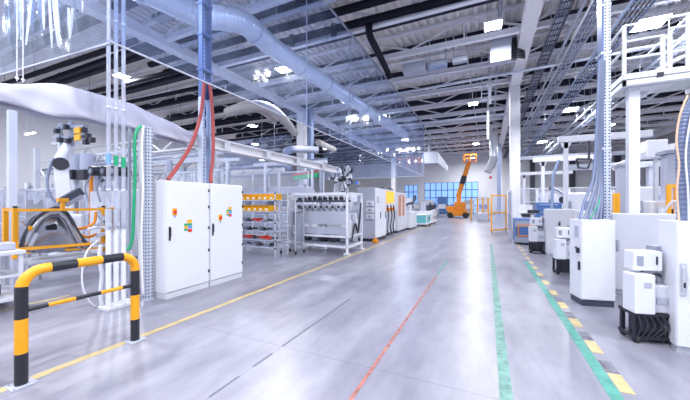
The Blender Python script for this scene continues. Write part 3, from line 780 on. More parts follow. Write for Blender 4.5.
# white posts and lattice at the left edge
for lab, px, y, h in (('white square post at the left edge under the draped sheet', 12, 3.6, 4.2), ('white square post behind the robot gripper', 37, 5.8, 3.9), ('white slim post left of the drum feeder', 80, 7.5, 3.4)):
    p = on_y(px, 203, y)
    solo('white_post', lab, 'post', MB().box(p.x - .08, p.x + .08, y - .08, y + .08, 0, h), OFFW, 'white square posts on the left')
for lab, bx, by, bz, bl in (('white lattice bridge carried high across the robot cell at far left', -19, 6.65, 2.85, .9), ('white lattice bridge far back under the left strip lamp', -27, 11.0, 4.6, 1.5), ('lower white lattice bridge behind the drum feeder', -17.75, 9.75, 2.5, .8)):
    t = thing('lattice_bridge', lab, 'bridge', (bx + 4.5 * bl, by, bz), 'white lattice bridges')
    MB().bar((bx, by, bz + .75), (bx + 9 * bl, by, bz + .75), .09).build('upper_chord', OFFW, t); MB().bar((bx, by, bz), (bx + 9 * bl, by, bz), .09).build('lower_chord', OFFW, t)
    for k in range(9):
        xa = bx + bl * k
        MB().bar((xa, by, bz if k % 2 else bz + .75), (xa + bl, by, bz + .75 if k % 2 else bz), .06).build('lattice_strut', OFFW, t)
    for x in (bx + .1, bx + 9 * bl - .1): MB().bar((x, by, 0), (x, by, bz + .75), .12).build('bridge_leg', OFFW, t)
for i in range(8):
    x = -13.8 - 1.25 * i; y = 6.1 + .05 * (i % 3)
    t = thing('tool_changer', '%s dark tool head from the right hung behind the cross row of guard panels' % (NUM9[i]).capitalize(), 'tool head', (x, y, 1.0), 'dark tool heads at far left')
    MB().box(x - .05, x + .05, y - .05, y + .05, 0, 2.2 + .15 * (i % 3)).build('stand', OFFW, t)
    MB().box(x - .18, x + .18, y - .14, y - .05, 1.5 + .2 * (i % 3), 1.85 + .2 * (i % 3), .02).build('tool_body', (BLACK, GREY, DGREY)[i % 3], t)
    MB().tube([(x, y - .1, 1.5), (x + .15, y - .2, 1.2), (x - .1, y - .15, .9)], .035, 8, 4).build('hose', (ORANGE, DGREY, CABLE)[i % 3], t)
for lab, px, py, y in (('white strip lamp under the roof at far left', 30, 134, 9.0), ('white strip lamp above the rack at left', 268, 160, 15.3)):
    p = on_y(px, py, y)
    t = thing('strip_lamp', lab, 'lamp', p, 'strip lamps over the left cells')
    MB().box(p.x - .6, p.x + .6, y - .07, y + .07, p.z, p.z + .05).build('diffuser', STRIP, t)
    MB().box(p.x - .62, p.x + .62, y - .04, y + .04, p.z + .05, p.z + .10).build('housing', OFFW, t)
    for dx in (-.5, .5): MB().tube([(p.x + dx, y, p.z + .1), (p.x + dx, y, 9.7)], .008, 6).build('hanger', STEEL, t)
for i, (x, y, w_, d_, h_) in enumerate(((-16.3, 9.2, 2.2, 1.4, 1.9), (-21, 8.2, 2.0, 1.6, 2.1), (-25, 12, 2.5, 1.5, 2.3), (-17, 15, 3, 1.6, 2.2), (-22, 19, 3, 2, 2.4))):
    lab = ['white machine cabin behind the cross row of guard panels', 'white machine cabin behind the left strip lamp', 'white machine cabin by the left wall', 'wide white machine cabin far behind the robots', 'widest white machine cabin by the far left lamps'][i]
    t = thing('machine_cabin', lab, 'machine', (x, y, 0), 'white machine cabins on the left')
    MB().box(x - w_ / 2, x + w_ / 2, y - d_ / 2, y + d_ / 2, .1, h_, .03).build('housing', WHITE, t)
    MB().box(x - w_ / 2 + .05, x + w_ / 2 - .05, y - d_ / 2 + .05, y + d_ / 2 - .05, 0, .1).build('plinth', GREY, t)
    MB().box(x - w_ * .3, x + w_ * .15, y - d_ / 2 - .015, y - d_ / 2, h_ * .5, h_ * .85).build('viewing_window', GREY, t)
    MB().box(x + w_ * .25, x + w_ * .42, y - d_ / 2 - .05, y - d_ / 2, h_ * .45, h_ * .7, .01).build('control_panel', LGREY, t)

NUM7 = ['first', 'second', 'third', 'fourth', 'fifth', 'sixth', 'seventh']
# gantry beams and pipes over the far left cells
for i, (x0, x1, y, z) in enumerate(((-24, -9.5, 8.4, 3.3), (-26, -11, 10.2, 3.9), (-27, -10, 13.5, 3.4), (-28, -9.5, 17.5, 4.3))):
    t = thing('gantry_beam', '%s white gantry beam on posts over the far left cells' % ORD[i].capitalize(), 'gantry', (x0, y, 0), 'white gantry beams at far left')
    MB().box(x0, x1, y - .09, y + .09, z, z + .22, .01).build('beam_profile', OFFW, t)
    for k in range(5):
        x = x0 + .3 + (x1 - x0 - .6) * k / 4
        MB().box(x - .06, x + .06, y - .06, y + .06, 0, z).build('leg', OFFW, t)
    for k in range(4):
        x = x0 + .3 + (x1 - x0 - .6) * (k + .4) / 4
        d = MB().box(x - .12, x + .12, y - .16, y - .09, z - .3, z + .16, .01).build('drive_box', (GREY, LGREY)[k % 2], t)
    c = MB()
    for k in range(3): c.tube([(x0, y + .02 * k, z + .26 + .04 * k), (x1, y + .02 * k, z + .26 + .04 * k)], .03, 6)
    c.build('cables', CABLE, t)
for i in range(7):
    x, y = ((-12.9, 6.4), (-14.2, 9.3), (-13.2, 12.8), (-18.2, 7.3), (-18.7, 9.2), (-20.4, 6.9), (-23.2, 6.9))[i]
    t = thing('process_tank', '%s white process unit from the right behind the row of guard panels' % NUM7[i].capitalize(), 'machine', (x, y, 0), 'white process units at far left')
    MB().box(x - .5, x + .5, y - .35, y + .35, .08, 1.5 + .25 * (i % 2), .03).build('housing', WHITE, t)
    MB().box(x - .45, x + .45, y - .3, y + .3, 0, .08).build('plinth', GREY, t)
    MB().cyl((x - .2, y), .14, 1.5, 2.3 + .2 * (i % 3), 14).build('cylinder', SHINY, t)
    MB().tube([(x + .1, y, 1.5), (x + .15, y - .1, 2.2), (x + .4, y, 2.5), (x + .45, y + .1, 1.5)], .05, 8, 4).build('pipe', (LGREY, GREY)[i % 2], t)
    MB().box(x - .3, x + .1, y - .37, y - .35, .9, 1.3).build('control_panel', (GREY, BLUE, LGREY)[i % 3], t)

# ================================================================== LEFT MIDDLE: rack, trolley fixture, cabinets
RX0, RX1, RY0, RY1 = -7.75, -5.92, 7.55, 8.2
t = thing('shelf_rack', 'silver tube shelf rack of yellow bins beside the second white cabinet', 'rack', ((RX0 + RX1) / 2, (RY0 + RY1) / 2, 0))
for x in (RX0, RX1):
    for y in (RY0, RY1):
        MB().tube([(x, y, .02), (x, y, 2.04)], .022, 10).build('post', SHINY, t)
SZ = [.30, .52, .80, 1.08, 1.42, 1.78, 2.0]
for z in SZ:
    s = MB().tube([(RX0, RY0, z), (RX1, RY0, z)], .016, 8).tube([(RX0, RY1, z), (RX1, RY1, z)], .016, 8).tube([(RX1, RY0, z), (RX1, RY1, z)], .016, 8).tube([(RX0, RY0, z), (RX0, RY1, z)], .016, 8)
    if z < 1.9:
        n = 9
        for k in range(1, n): 
            x = RX0 + (RX1 - RX0) * k / n; s.bar((x, RY0, z), (x, RY1, z), .04, .012)
    s.build('shelf', STEEL, t)
for x in (RX0, RX1):
    for z in SZ: MB().ball((x, RY0, z), .032, 8).build('joint_clamp', BLACK, t)
def bin_(x, y, z, w, d, h, m, label, group, name='parts_bin'):
    o = thing(name, label, 'bin', (x, y, z), group)
    b = MB().box(x - w / 2, x + w / 2, y - d / 2, y + d / 2, z, z + .012)
    b.box(x - w / 2, x - w / 2 + .012, y - d / 2, y + d / 2, z + .012, z + h).box(x + w / 2 - .012, x + w / 2, y - d / 2, y + d / 2, z + .012, z + h)
    b.box(x - w / 2 + .012, x + w / 2 - .012, y + d / 2 - .012, y + d / 2, z + .012, z + h).box(x - w / 2 + .012, x + w / 2 - .012, y - d / 2, y - d / 2 + .012, z + .012, z + h * .6)
    b.build('tray', m, o)
    MB().box(x - w * .2, x + w * .2, y - d / 2 - .004, y - d / 2, z + h * .15, z + h * .45).build('card', WHITE, o)
    return o
NUM = ['first', 'second', 'third', 'fourth', 'fifth', 'sixth', 'seventh', 'eighth']
for z, row, n in ((1.80, 'top', 6), (1.44, 'second', 5)):
    for i in range(n):
        x = -7.30 + i * .235 + (0 if z > 1.6 else .05)
        if z > 1.6 and i == 3: x += .02
        bin_(x, 7.82, z, .20, .42, .19, YEL2, '%s yellow parts bin from the left on the rack\'s %s shelf' % (NUM[i], row), 'yellow bins on the rack')
bin_(-7.60, 7.85, 1.44, .24, .45, .17, TEAL, 'teal parts bin at the left end of the rack\'s second shelf', 'teal bins on the rack')
bin_(-7.62, 7.85, 1.10, .20, .40, .12, LGREY, 'small grey parts bin at the left end of the rack\'s middle shelf', 'grey bins on the rack')
def part_piece(x, y, z, m, kind, label, group):
    b = MB()
    if kind == 0: b.box(x - .07, x + .07, y - .16, y + .1, z, z + .05, .012).cyl((x, y - .05), .035, z + .05, z + .10, 10)
    elif kind == 1: b.tube([(x - .07, y, z + .04), (x, y - .1, z + .07), (x + .07, y, z + .04)], .035, 8, 3)
    else: b.box(x - .08, x + .08, y - .12, y + .12, z, z + .03, .008).box(x - .06, x - .03, y - .1, y + .1, z + .03, z + .10).box(x + .03, x + .06, y - .1, y + .1, z + .03, z + .10)
    return solo('metal_part', label, 'part', b, m, group)
for i in range(8):
    part_piece(-7.5 + i * .2, 7.80, .545, RED if i % 4 != 3 else DGREY, i % 3, '%s casting from the left on the rack\'s red-parts shelf' % NUM[i], 'castings on the red shelf')
for i in range(8):
    part_piece(-7.5 + i * .2, 7.80, .825, (DGREY, GREY, BLACK)[i % 3], (i + 1) % 3, '%s dark casting from the left above the red-parts shelf' % NUM[i], 'dark castings above the red shelf')
for i in range(7):
    part_piece(-7.35 + i * .21, 7.80, 1.105, RED if i in (2, 3) else (GREY, DGREY)[i % 2], (i + 2) % 3, '%s casting from the left under the rack\'s teal bin shelf' % NUM[i], 'castings on the middle shelf')
for i in range(6):
    part_piece(-7.4 + i * .24, 7.80, .325, (GREY, DGREY)[i % 2], i % 3, '%s grey casting from the left on the rack\'s lowest shelf' % NUM[i], 'castings on the lowest shelf')

t = thing('side_cart', 'narrow wheeled cart with grey side panel right of the shelf rack', 'cart', (-5.9, 8.6, 0))
for (x, y) in ((-5.72, 8.36), (-6.3, 8.36), (-5.72, 8.86), (-6.3, 8.86)): MB().tube([(x, y, .1), (x, y, 1.9)], .02, 8).build('post', SHINY, t)
for z in (.35, .9, 1.45, 1.88): MB().box(-6.3, -5.72, 8.36, 8.86, z, z + .025).build('shelf', STEEL, t)
MB().box(-5.725, -5.715, 8.40, 8.84, .42, 1.35).build('side_panel', GREY, t)
for (x, y) in ((-5.72, 8.36), (-6.3, 8.36), (-5.72, 8.86), (-6.3, 8.86)): MB().tube([(x - .015, y, .05), (x + .015, y, .05)], .05, 12).build('wheel', RUBBER, t)

# white welded transport fixture beside the yellow line
FX0, FX1, FY0, FY1 = -6.3, -4.14, 9.0, 10.25
t = thing('transport_fixture', 'white welded transport frame full of tooling beside the yellow line', 'frame', ((FX0 + FX1) / 2, 10, 0))
for x in (FX0, FX1):
    for y in (FY0, FY1): MB().box(x - .035, x + .035, y - .035, y + .035, .05, 2.05, .006).build('post', WHITE, t)
for z in (.22, .55, 1.98):
    r = MB().box(FX0, FX1, FY0 - .035, FY0 + .035, z, z + .07).box(FX0, FX1, FY1 - .035, FY1 + .035, z, z + .07)
    r.box(FX0 - .035, FX0 + .035, FY0, FY1, z, z + .07).box(FX1 - .035, FX1 + .035, FY0, FY1, z, z + .07)
    r.build('rail_ring', WHITE, t)
MB().box(FX0 + .06, FX1 - .06, FY0 - .01, FY0 + .01, .98, 1.40, .004).build('front_panel', LGREY, t)
MB().box(FX0 + .3, FX1 - .08, FY0 + .05, FY0 + .07, .64, .88, .004).build('lower_panel', LGREY, t)
MB().box(FX0 + .1, FX1 - .1, FY0 + .2, FY1 - .2, .29, .34).build('bottom_tray', GREY, t)
MB().box(FX0 + .05, FX1 - .05, FY0 + .1, FY1 - .1, 1.36, 1.42).build('upper_tray', STEEL, t)
for x in (FX0, FX1):
    for y in (FY0, FY1): MB().box(x - .09, x + .09, y - .09, y + .09, 0, .06, .01).build('foot', OFFW, t)
for k in range(4):
    y = FY0 + .12 + k * .27
    MB().box(FX1 - .04, FX1 + .04, y, y + .2, .63, 1.12 + .2 * (k % 2), .02).build('side_valve', (OFFW, LGREY)[k % 2], t)
    MB().box(FX1 - .02, FX1 + .06, y + .05, y + .16, 1.43, 1.6, .015).build('side_relay', LGREY, t)
MB().tube([(FX1 + .07, FY0 + .2, .4), (FX1 + .09, FY0 + .45, 1.0), (FX1 + .08, FY0 + .75, .7), (FX1 + .08, FY0 + 1.0, 1.7)], .03, 8, 5).build('side_hose', BLACK, t)
for i in range(9):
    x = FX0 + .18 + i * .225
    lab = '%s round grey motor from the left in the white transport frame' % (NUM + ['ninth'])[i].capitalize()
    m_ = thing('spindle_motor', lab, 'motor', (x, 9.35, 1.423), 'spindle motors in the transport frame')
    MB().tube([(x, 9.18, 1.56), (x, 9.5, 1.56)], .095, 14).build('drum', (GREY, LGREY)[i % 2], m_)
    MB().box(x - .07, x + .07, 9.25, 9.45, 1.423, 1.50).build('foot', STEEL, m_)
    MB().tube([(x, 9.17, 1.56), (x, 9.18, 1.56)], .05, 12).build('shaft_cover', BLACK, m_)
for i in range(10):
    x = FX0 + .14 + i * .21
    lab = '%s black clamp from the left on the transport frame\'s cross bar' % (NUM + ['ninth', 'tenth'])[i].capitalize()
    solo('toggle_clamp', lab, 'clamp', MB().box(x - .06, x + .06, 9.22, 9.34, 1.803, 1.90, .015).tube([(x - .04, 9.24, 1.88), (x + .08, 9.12, 1.93)], .018, 8), BLACK, 'black clamps on the cross bar')
MB().box(FX0, FX1, 9.22, 9.30, 1.73, 1.80).build('cross_bar', DGREY, t)
for i in range(5):
    x = FX0 + .3 + i * .38
    solo('drive_unit', '%s dark drive unit from the left on the transport frame\'s bottom tray' % NUM[i].capitalize(), 'drive',
         MB().box(x - .12, x + .12, 9.4, 9.8, .343, .56, .03).cyl((x, 9.5), .07, .56, .66, 12), (DGREY, GREY, BLACK)[i % 3], 'drive units on the bottom tray')

# robot with a many-armed white gripper above the fixture
t = thing('robot_gripper', 'white many-armed robot gripper rising above the transport frame', 'robot', (-5.3, 11.4, 0))
MB().box(-6.1, -5.42, 11.2, 11.8, 0, 1.55, .03).cyl((-5.75, 11.5), .26, 1.55, 2.05, 16).build('column', OFFW, t)
MB().tube([(-5.75, 11.5, 2.0), (-5.6, 11.35, 2.5), (-5.35, 11.2, 2.65)], [.2, .18, .15], 14).build('arm', WHITE, t)
hub = Vector((-5.3, 11.15, 2.70))
MB().ball(hub, .13, 14).bar(hub + Vector((0, -.35, -.1)), hub + Vector((0, .35, .1)), .12).build('hub', BLACK, t)
rn = random.Random(3)
for k in range(20):
    a = 2 * PI * k / 20; l = .2 + .36 * rn.random()
    d = Vector((.75 * math.cos(a) + rn.uniform(-.3, .5), .7 * math.cos(a) + rn.uniform(-.7, .4), math.sin(a) + rn.uniform(-.3, .5))).normalized()
    e = hub + d * l
    s = MB().bar(hub, e, .065).box(e.x - .07, e.x + .07, e.y - .06, e.y + .06, e.z - .05, e.z + .07, .015)
    s.tube([e, e + Vector((.06, -.12, .10))], .035, 8).build('gripper_arm', (WHITE, LGREY, SHINY, DGREY)[k % 4], t)
    if k % 3 == 0: MB().box(e.x - .05, e.x + .06, e.y - .10, e.y - .02, e.z - .12, e.z - .04, .01).build('clamp_pad', (BLACK, DGREY)[k % 3 == 0], t)
p = on_x(357.5, 183, -4.9)
MB().box(-4.98, -4.86, p.y - .1, p.y + .1, p.z - .06, p.z + .07, .01).build('blue_block', BLUE, t)
MB().box(-4.98, -4.86, p.y + .1, p.y + .2, p.z - .06, p.z + .05, .01).build('yellow_block', YEL2, t)
MB().tube([hub, hub + Vector((-.25, .2, .55)), hub + Vector((-.1, .5, .2)), (-5.75, 11.6, 2.0)], .035, 8, 5).build('hose', BLACK, t)

# green and red cable trough with its post
t = thing('cable_trough', 'green and red cable trough above the transport frame', 'trough', (-8.9, 14, 3.0))
MB().prism([(-9.75, 14, 3.00), (-8.25, 14, 3.08), (-8.1, 14, 3.35), (-9.75, 14, 3.18)], (0, .3, 0)).build('trough', GREEN, t)
MB().prism([(-9.75, 13.99, 3.19), (-8.1, 13.99, 3.34), (-8.1, 13.99, 3.44), (-9.75, 13.99, 3.32)], (0, .34, 0)).build('red_cover', REDHOSE, t)
MB().box(-9.6, -9.5, 14.1, 14.2, 0, 3.02).build('support', GREY, t)
solo('service_post', 'dark grey square post beside the green cable trough', 'post', MB().box(-8.02, -7.86, 13.9, 14.06, 0, 3.6), GREY)
solo('service_post', 'slim white post in front of the green cable trough', 'post', MB().box(-8.34, -8.24, 13.6, 13.7, 0, 3.55), OFFW)

# clear enclosure behind the rack
for i in range(3):
    x = -11.6 + i * 1.55
    fence_panel(x, 11.2, x + 1.5, 11.2, .2, 3.1, '%s clear panel from the left of the enclosure behind the shelf rack' % NUM[i].capitalize(), WHITE, 'clear enclosure panels behind the rack', 2)
t = thing('conveyor_cell', 'long white conveyor cell behind the clear enclosure', 'machine', (-10, 12.7, 0))
MB().box(-12.05, -7.9, 12.2, 13.3, .3, 1.5, .03).build('bed', WHITE, t)
MB().box(-12.05, -8.1, 12.3, 13.2, 2.2, 2.5, .02).build('hood', OFFW, t)
for x in (-11.9, -10.4, -8.4): MB().box(x - .06, x + .06, 12.35, 12.47, 0, 2.2).build('leg', OFFW, t)
for i in range(5):
    x = -11.6 + i * .72
    solo('work_unit', '%s small machine head from the left on the white conveyor cell' % NUM[i].capitalize(), 'machine head',
         MB().box(x - .15, x + .15, 12.4, 12.8, 1.503, 1.85 + .1 * (i % 2), .03).cyl((x, 12.6), .08, 1.9, 2.1, 10), (GREY, OFFW, DGREY)[i % 3], 'machine heads on the conveyor')
robot(-9.6, 15.8, 'white robot arm behind the conveyor cell', 200, .85)

# tall grey-white cabinet
t = thing('control_cabinet', 'tall control cabinet with grey end and white front by the yellow line', 'cabinet', (-4.85, 13.2, 0))
KX0, KX1, KY0, KY1 = -5.25, -4.42, 12.5, 14.05
MB().box(KX0, KX1, KY0, KY1, .14, 2.38, .01).build('body', LGREY, t)
MB().box(KX0 + .02, KX1 + .01, KY0 + .02, KY1 - .02, 0, .14).build('plinth', BLACK, t)
for i in range(2):
    y0 = KY0 + .02 + i * .765
    d = MB().box(KX1, KX1 + .025, y0, y0 + .745, .18, 2.34, .005).build('door', WHITE, t)
    MB().box(KX1 + .025, KX1 + .05, y0 + .62, y0 + .68, 1.0, 1.3, .006).build('handle', DGREY, d)
for i in range(3):
    z = 1.0 + i * .28
    f = MB().box(KX0 + .46, KX0 + .78, KY0 - .10, KY0, z, z + .23, .012).build('socket_box', OFFW, t)
    MB().box(KX0 + .56, KX0 + .68, KY0 - .115, KY0 - .10, z + .06, z + .16).build('socket_lid', GREY, f)
MB().box(KX1 + .025, KX1 + .03, KY0 + .2, KY0 + .5, 1.7, 2.0).build('display_plate', LGREY, t)
solo('orange_pump', 'small orange pump on the floor at the foot of the control cabinet', 'pump', MB().box(-4.42, -4.22, 12.15, 12.4, 0, .14, .03).cyl((-4.32, 12.28), .05, .14, .2, 10), ORANGE)

# machines farther along the yellow line
t = thing('robot_controller', 'white machine with a bright orange screen beyond the control cabinet', 'machine', (-4.8, 15.2, 0))
MB().box(-5.3, -4.62, 14.2, 16.5, .15, 1.65, .03).build('base_cabinet', WHITE, t)
MB().box(-5.25, -4.66, 14.25, 16.45, 0, .15).build('plinth', BLACK, t)
for y in (14.3, 16.3): MB().box(-5.0, -4.66, y, y + .08, 1.65, 2.3).build('screen_post', OFFW, t)
p, q_ = on_x(385.5, 191, -4.62), on_x(394, 203, -4.62)
MB().box(-4.70, -4.63, p.y - .08, q_.y + .1, q_.z - .2, p.z + .1, .02).build('screen_case', OFFW, t)
MB().box(-4.632, -4.618, p.y, q_.y, q_.z, p.z).build('screen', SCREEN, t)
MB().box(-4.63, -4.61, p.y - .1, q_.y + .1, q_.z - .42, q_.z - .24, .01).build('keypad', ORANGE, t)
for y in (14.5, 15.7): MB().tube([(-4.75, y, 2.38), (-4.75, y + .4, 2.38)], .12, 12).build('motor', BLACK, t)
MB().box(-4.63, -4.60, 14.3, 14.75, 1.2, 2.05, .01).build('terracotta_plate', TERRA, t)
c = MB()
for y in (14.9, 15.5, 16.0): c.tube([(-4.60, y, 1.6), (-4.56, y + .1, 1.0), (-4.58, y - .1, .5), (-4.6, y + .15, .1)], .035, 8, 4)
c.build('hose', DGREY, t)
MB().box(-4.62, -4.57, 14.7, 15.2, .3, 1.1, .01).build('door', LGREY, t)
t = thing('test_cabinet', 'white machine with terracotta stripes past the orange screen', 'machine', (-4.85, 17.6, 0))
MB().box(-5.3, -4.55, 16.75, 18.6, .12, 2.3, .02).build('housing', OFFW, t)
MB().box(-5.25, -4.6, 16.8, 18.55, 0, .12).build('plinth', DGREY, t)
for y in (16.9, 17.65): MB().box(-4.55, -4.53, y, y + .48, .95, 2.15, .005).build('terracotta_panel', TERRA, t)
for y in (17.42, 18.2): MB().box(-4.55, -4.52, y, y + .2, .3, 2.2, .005).build('white_stile', WHITE, t)
t = thing('press_unit', 'low white press unit with a black arm beyond the terracotta striped machine', 'machine', (-4.7, 19.8, 0))
MB().box(-5.3, -4.35, 19.1, 20.8, .1, 1.15, .03).build('base', WHITE, t)
MB().box(-5.2, -4.4, 19.2, 20.7, 0, .1).build('plinth', DGREY, t)
MB().tube([(-4.9, 19.6, 1.15), (-4.8, 19.9, 1.6), (-4.5, 20.4, 1.75), (-4.4, 20.6, 2.2)], .09, 10, 4).build('arm', DGREY, t)
MB().box(-5.1, -4.7, 19.2, 20.2, 1.15, 1.5, .03).build('head', LGREY, t)
for i, (y, m_, lab) in enumerate(((23.0, TEAL, 'cart of teal boxes farther down the yellow line'), (25.6, OFFW, 'cart of white boxes beyond the teal box cart'))):
    t = thing('box_cart', lab, 'cart', (-4.3, y, 0), 'box carts by the yellow line')
    MB().box(-4.95, -3.85, y - 1.0, y + 1.0, .16, .26, .01).build('deck', WHITE, t)
    for (dx, dy) in ((-4.8, -.85), (-4.0, -.85), (-4.8, .85), (-4.0, .85)): MB().tube([(dx - .03, y + dy, .08), (dx + .03, y + dy, .08)], .08, 12).build('wheel', RUBBER, t)
    for dy in (-.98, .98): MB().bar((-4.9, y + dy, .26), (-4.9, y + dy, 1.0), .05).bar((-3.9, y + dy, .26), (-3.9, y + dy, 1.0), .05).bar((-4.9, y + dy, 1.0), (-3.9, y + dy, 1.0), .05).build('end_frame', WHITE, t)
    for k in range(3):
        yy = y - .68 + k * .62
        o = thing('tote_box', '%s tote box from the near end on the %s' % (NUM[k], lab.split(' farther')[0].split(' beyond')[0]), 'box', (-4.35, yy, .263), 'tote boxes on the carts')
        MB().box(-4.8, -3.95, yy - .28, yy + .28, .263, .80, .02).build('box_body', m_, o)
        MB().box(-4.82, -3.93, yy - .30, yy + .30, .80, .86, .01).build('box_rim', WHITE, o)
        MB().box(-3.95, -3.935, yy - .12, yy + .12, .45, .62).build('tag', (GREEN, RED, DGREY)[k], o)
for i in range(6):
    y = 28.5 + i * 2.6
    x = -5.2 - .25 * i
    t = thing('machine_tool', '%s grey-white machine of the far row leading to the glazing' % ORD[i].capitalize(), 'machine', (x, y, 0), 'far row of machines')
    MB().box(x - .6, x + .6, y - .8, y + .8, .1, .95, .03).build('bed', (OFFW, LGREY)[i % 2], t)
    MB().box(x - .55, x + .55, y - .75, y + .75, 0, .1).build('plinth', DGREY, t)
    MB().box(x - .3, x + .2, y - .5, y + .1, .95, 1.75, .03).build('head', (LGREY, OFFW, DGREY)[i % 3], t)
    MB().cyl((x + .3, y - .3), .12, .95, 1.5, 10).build('spindle', DGREY, t)
for i in range(9):
    x = -16.5 + i * 2.0
    t = thing('display_stand', '%s white-blue stand from the left before the far glazing' % (NUM + ['ninth'])[i].capitalize(), 'stand', (x, 50.5, 0), 'stands before the far glazing')
    MB().box(x - .7, x + .7, 50.1, 50.9, .1, 1.7 + .5 * (i % 3), .03).build('body', (WHITE, MBLUE, OFFW, LGREY)[i % 4], t)
    MB().box(x - .6, x + .6, 50.05, 50.1, .8, 1.5).build('panel', (BLUE, WHITE)[i % 2], t)
    MB().box(x - .6, x + .6, 50.2, 50.8, 0, .1).build('foot', DGREY, t)
for i, (x, y, w_, h_) in enumerate(((-9.6, 25, 3, 2.4), (-12.5, 30, 4, 2.6), (-9, 34, 3, 2.2), (-17, 27, 4, 2.5), (-10.0, 20.6, 2.4, 2.2))):
    t = thing('machine_cabin', ['white machine cabin deep behind the box carts', 'wide white machine cabin at the far left column', 'white machine cabin near the far glazing', 'white machine cabin in the distant left bay', 'white machine cabin behind the press unit'][i], 'machine', (x, y, 0), 'white machine cabins deep on the left')
    MB().box(x - w_ / 2, x + w_ / 2, y - .8, y + .8, .1, h_, .03).build('housing', WHITE, t)
    MB().box(x - w_ / 2 + .1, x + w_ / 2 - .1, y - .7, y + .7, 0, .1).build('plinth', GREY, t)
    MB().box(x + w_ / 2, x + w_ / 2 + .02, y - .4, y + .4, 1.1, 1.8).build('side_window', GREY, t)
    MB().box(x - .6, x + .6, y - .82, y - .8, 1.1, 1.8).build('viewing_window', GREY, t)

# ================================================================== CLEAR CURTAIN AROUND THE CELL
def sheet(name, label, rows):
    return solo(name, label, 'curtain', MB().grid(rows), CURTF if name == 'front_curtain' else CURT, 'clear plastic curtains')
def ripple(s): return .02 * math.sin(s * 1.9) + .012 * math.sin(s * 5.3 + 1)
ZB, ZT = 4.08, 8.53
rows = []
for k in range(13):
    z = ZB + (ZT - ZB) * k / 12
    rows.append([(-5.0 + ripple(.4 * i) * (1 - .5 * k / 12), 2.59 + .3 * i, z) for i in range(82)])
sheet('aisle_curtain', 'long clear plastic curtain hanging along the aisle above the cabinets', rows)
Y2 = 2.59 + .3 * 81
sheet('end_curtain', 'clear plastic curtain closing the far end of the hung enclosure', [[(-5.0 - .4 * i, Y2 + .02 + ripple(i * .6), ZB + (ZT - ZB) * k / 8) for i in range(26)] for k in range(9)])
folds = [(-5.75, .10, .030), (-6.25, .12, .04), (-6.45, .10, .03), (-6.70, .13, .05), (-7.05, .12, .04), (-7.35, .14, .05), (-7.7, .10, .03)]
rows = []
for k in range(25):
    z = ZB + (ZT - ZB) * k / 24; row = []
    for i in range(261):
        x = -5.0 - .0365 * i
        y = 2.59 + .07 * (x + 5.0) + ripple(x * 1.3)
        for fi, (fx, fa, fw) in enumerate(folds):
            c = fx + .05 * (z - 4.3) * math.sin(fi * 2.1)
            g = max(0, min(1, (z - 4.35 - .05 * (fi % 3)) / .5))
            y -= fa * g * math.exp(-((x - c) / fw) ** 2)
        row.append((x, y, z))
    rows.append(row)
FRONT = sheet('front_curtain', 'folded clear plastic curtain across the near end at upper left', rows)
for i, ((a, b_), (c, d)) in enumerate((((18.7, -3), (17.5, 41)), ((22, -3), (21, 40)), ((31.5, -3), (26, 45)), ((43, -3), (44, 30)), ((49.4, -3), (52, 48)), ((53, -3), (58, 46)), ((56, -3), (60, 48)), ((68.7, 8), (69.6, 39)), ((72.5, 8), (70, 39)))):
    p, q_ = on_y(a, b_, 2.36), on_y(c, d, 2.40)
    MB().tube([p, p.lerp(q_, .55), q_], [.016, .022, .010], 8).build('gathered_fold', PIPEF, FRONT)
# rails of the enclosure
hem = MB().box(-5.015, -4.985, 2.55, Y2 + .03, ZB - .025, ZB)
solo('curtain_rail', 'thin pale bottom rail of the long aisle curtain', 'rail', hem, LGREY, 'curtain rails')
solo('curtain_rail', 'thin pale bottom rail of the folded near curtain', 'rail', MB().bar((-5.03, 2.59, ZB - .0125), (-14.4, 1.93, ZB - .0125), .03, .025), LGREY, 'curtain rails')
solo('curtain_rail', 'top rail carrying the long aisle curtain', 'rail', MB().box(-5.03, -4.97, 2.55, Y2 + .03, ZT, ZT + .06), LGREY, 'curtain rails')
solo('curtain_rail', 'bottom rail of the far end curtain', 'rail', MB().box(-15, -5.04, Y2, Y2 + .05, ZB - .04, ZB), LGREY, 'curtain rails')
solo('curtain_post', 'white corner strut where the two clear curtains meet', 'post', MB().box(-5.01, -4.99, 2.53, 2.55, ZB, ZT), LGREY, 'curtain struts')
for i, y in enumerate((8.0, 11.3, 14.5, 18.0, 22.0)):
    solo('curtain_post', '%s thin white strut along the long aisle curtain' % ORD[i].capitalize(), 'post', MB().box(-5.075, -5.05, y - .015, y + .015, ZB, ZT), LGREY, 'curtain struts')
solo('curtain_post', 'white strut at the far corner of the long aisle curtain', 'post', MB().box(-5.03, -4.97, Y2 + .06, Y2 + .1, ZB, ZT), LGREY, 'curtain struts')

# ================================================================== DUCTS AND SERVICES UNDER THE ROOF
pts = [on_z(100, -26, 7.5), on_z(150, -8, 7.5), on_z(198, 15, 7.5), on_z(222, 18, 7.5), on_z(245, 24, 7.5), on_z(262, 38, 7.5), on_z(300, 66, 7.5), on_z(405, 134.8, 7.5)]
t = thing('spiral_duct', 'big silver spiral air duct bending behind the tall upright', 'duct', (-7.5, 8, 7.5))
dp = MB().tube(pts, .35, 20, 8, ribs=.16, ribh=1.025).build('duct_tube', DUCTW, t)
rg = MB()
full = [pts[0].lerp(pts[1], .3), pts[0].lerp(pts[1], .8), pts[2], pts[4].lerp(pts[5], .5), pts[6]] + [pts[6].lerp(pts[7], k / 7) for k in range(1, 7)]
for i, p in enumerate(full):
    n = (full[i + 1] - p).normalized() if i < len(full) - 1 else (p - full[i - 1]).normalized()
    rg.tube([p - n * .03, p + n * .03], .385, 20)
rg.build('joint_ring', STEEL, t)
hg = MB()
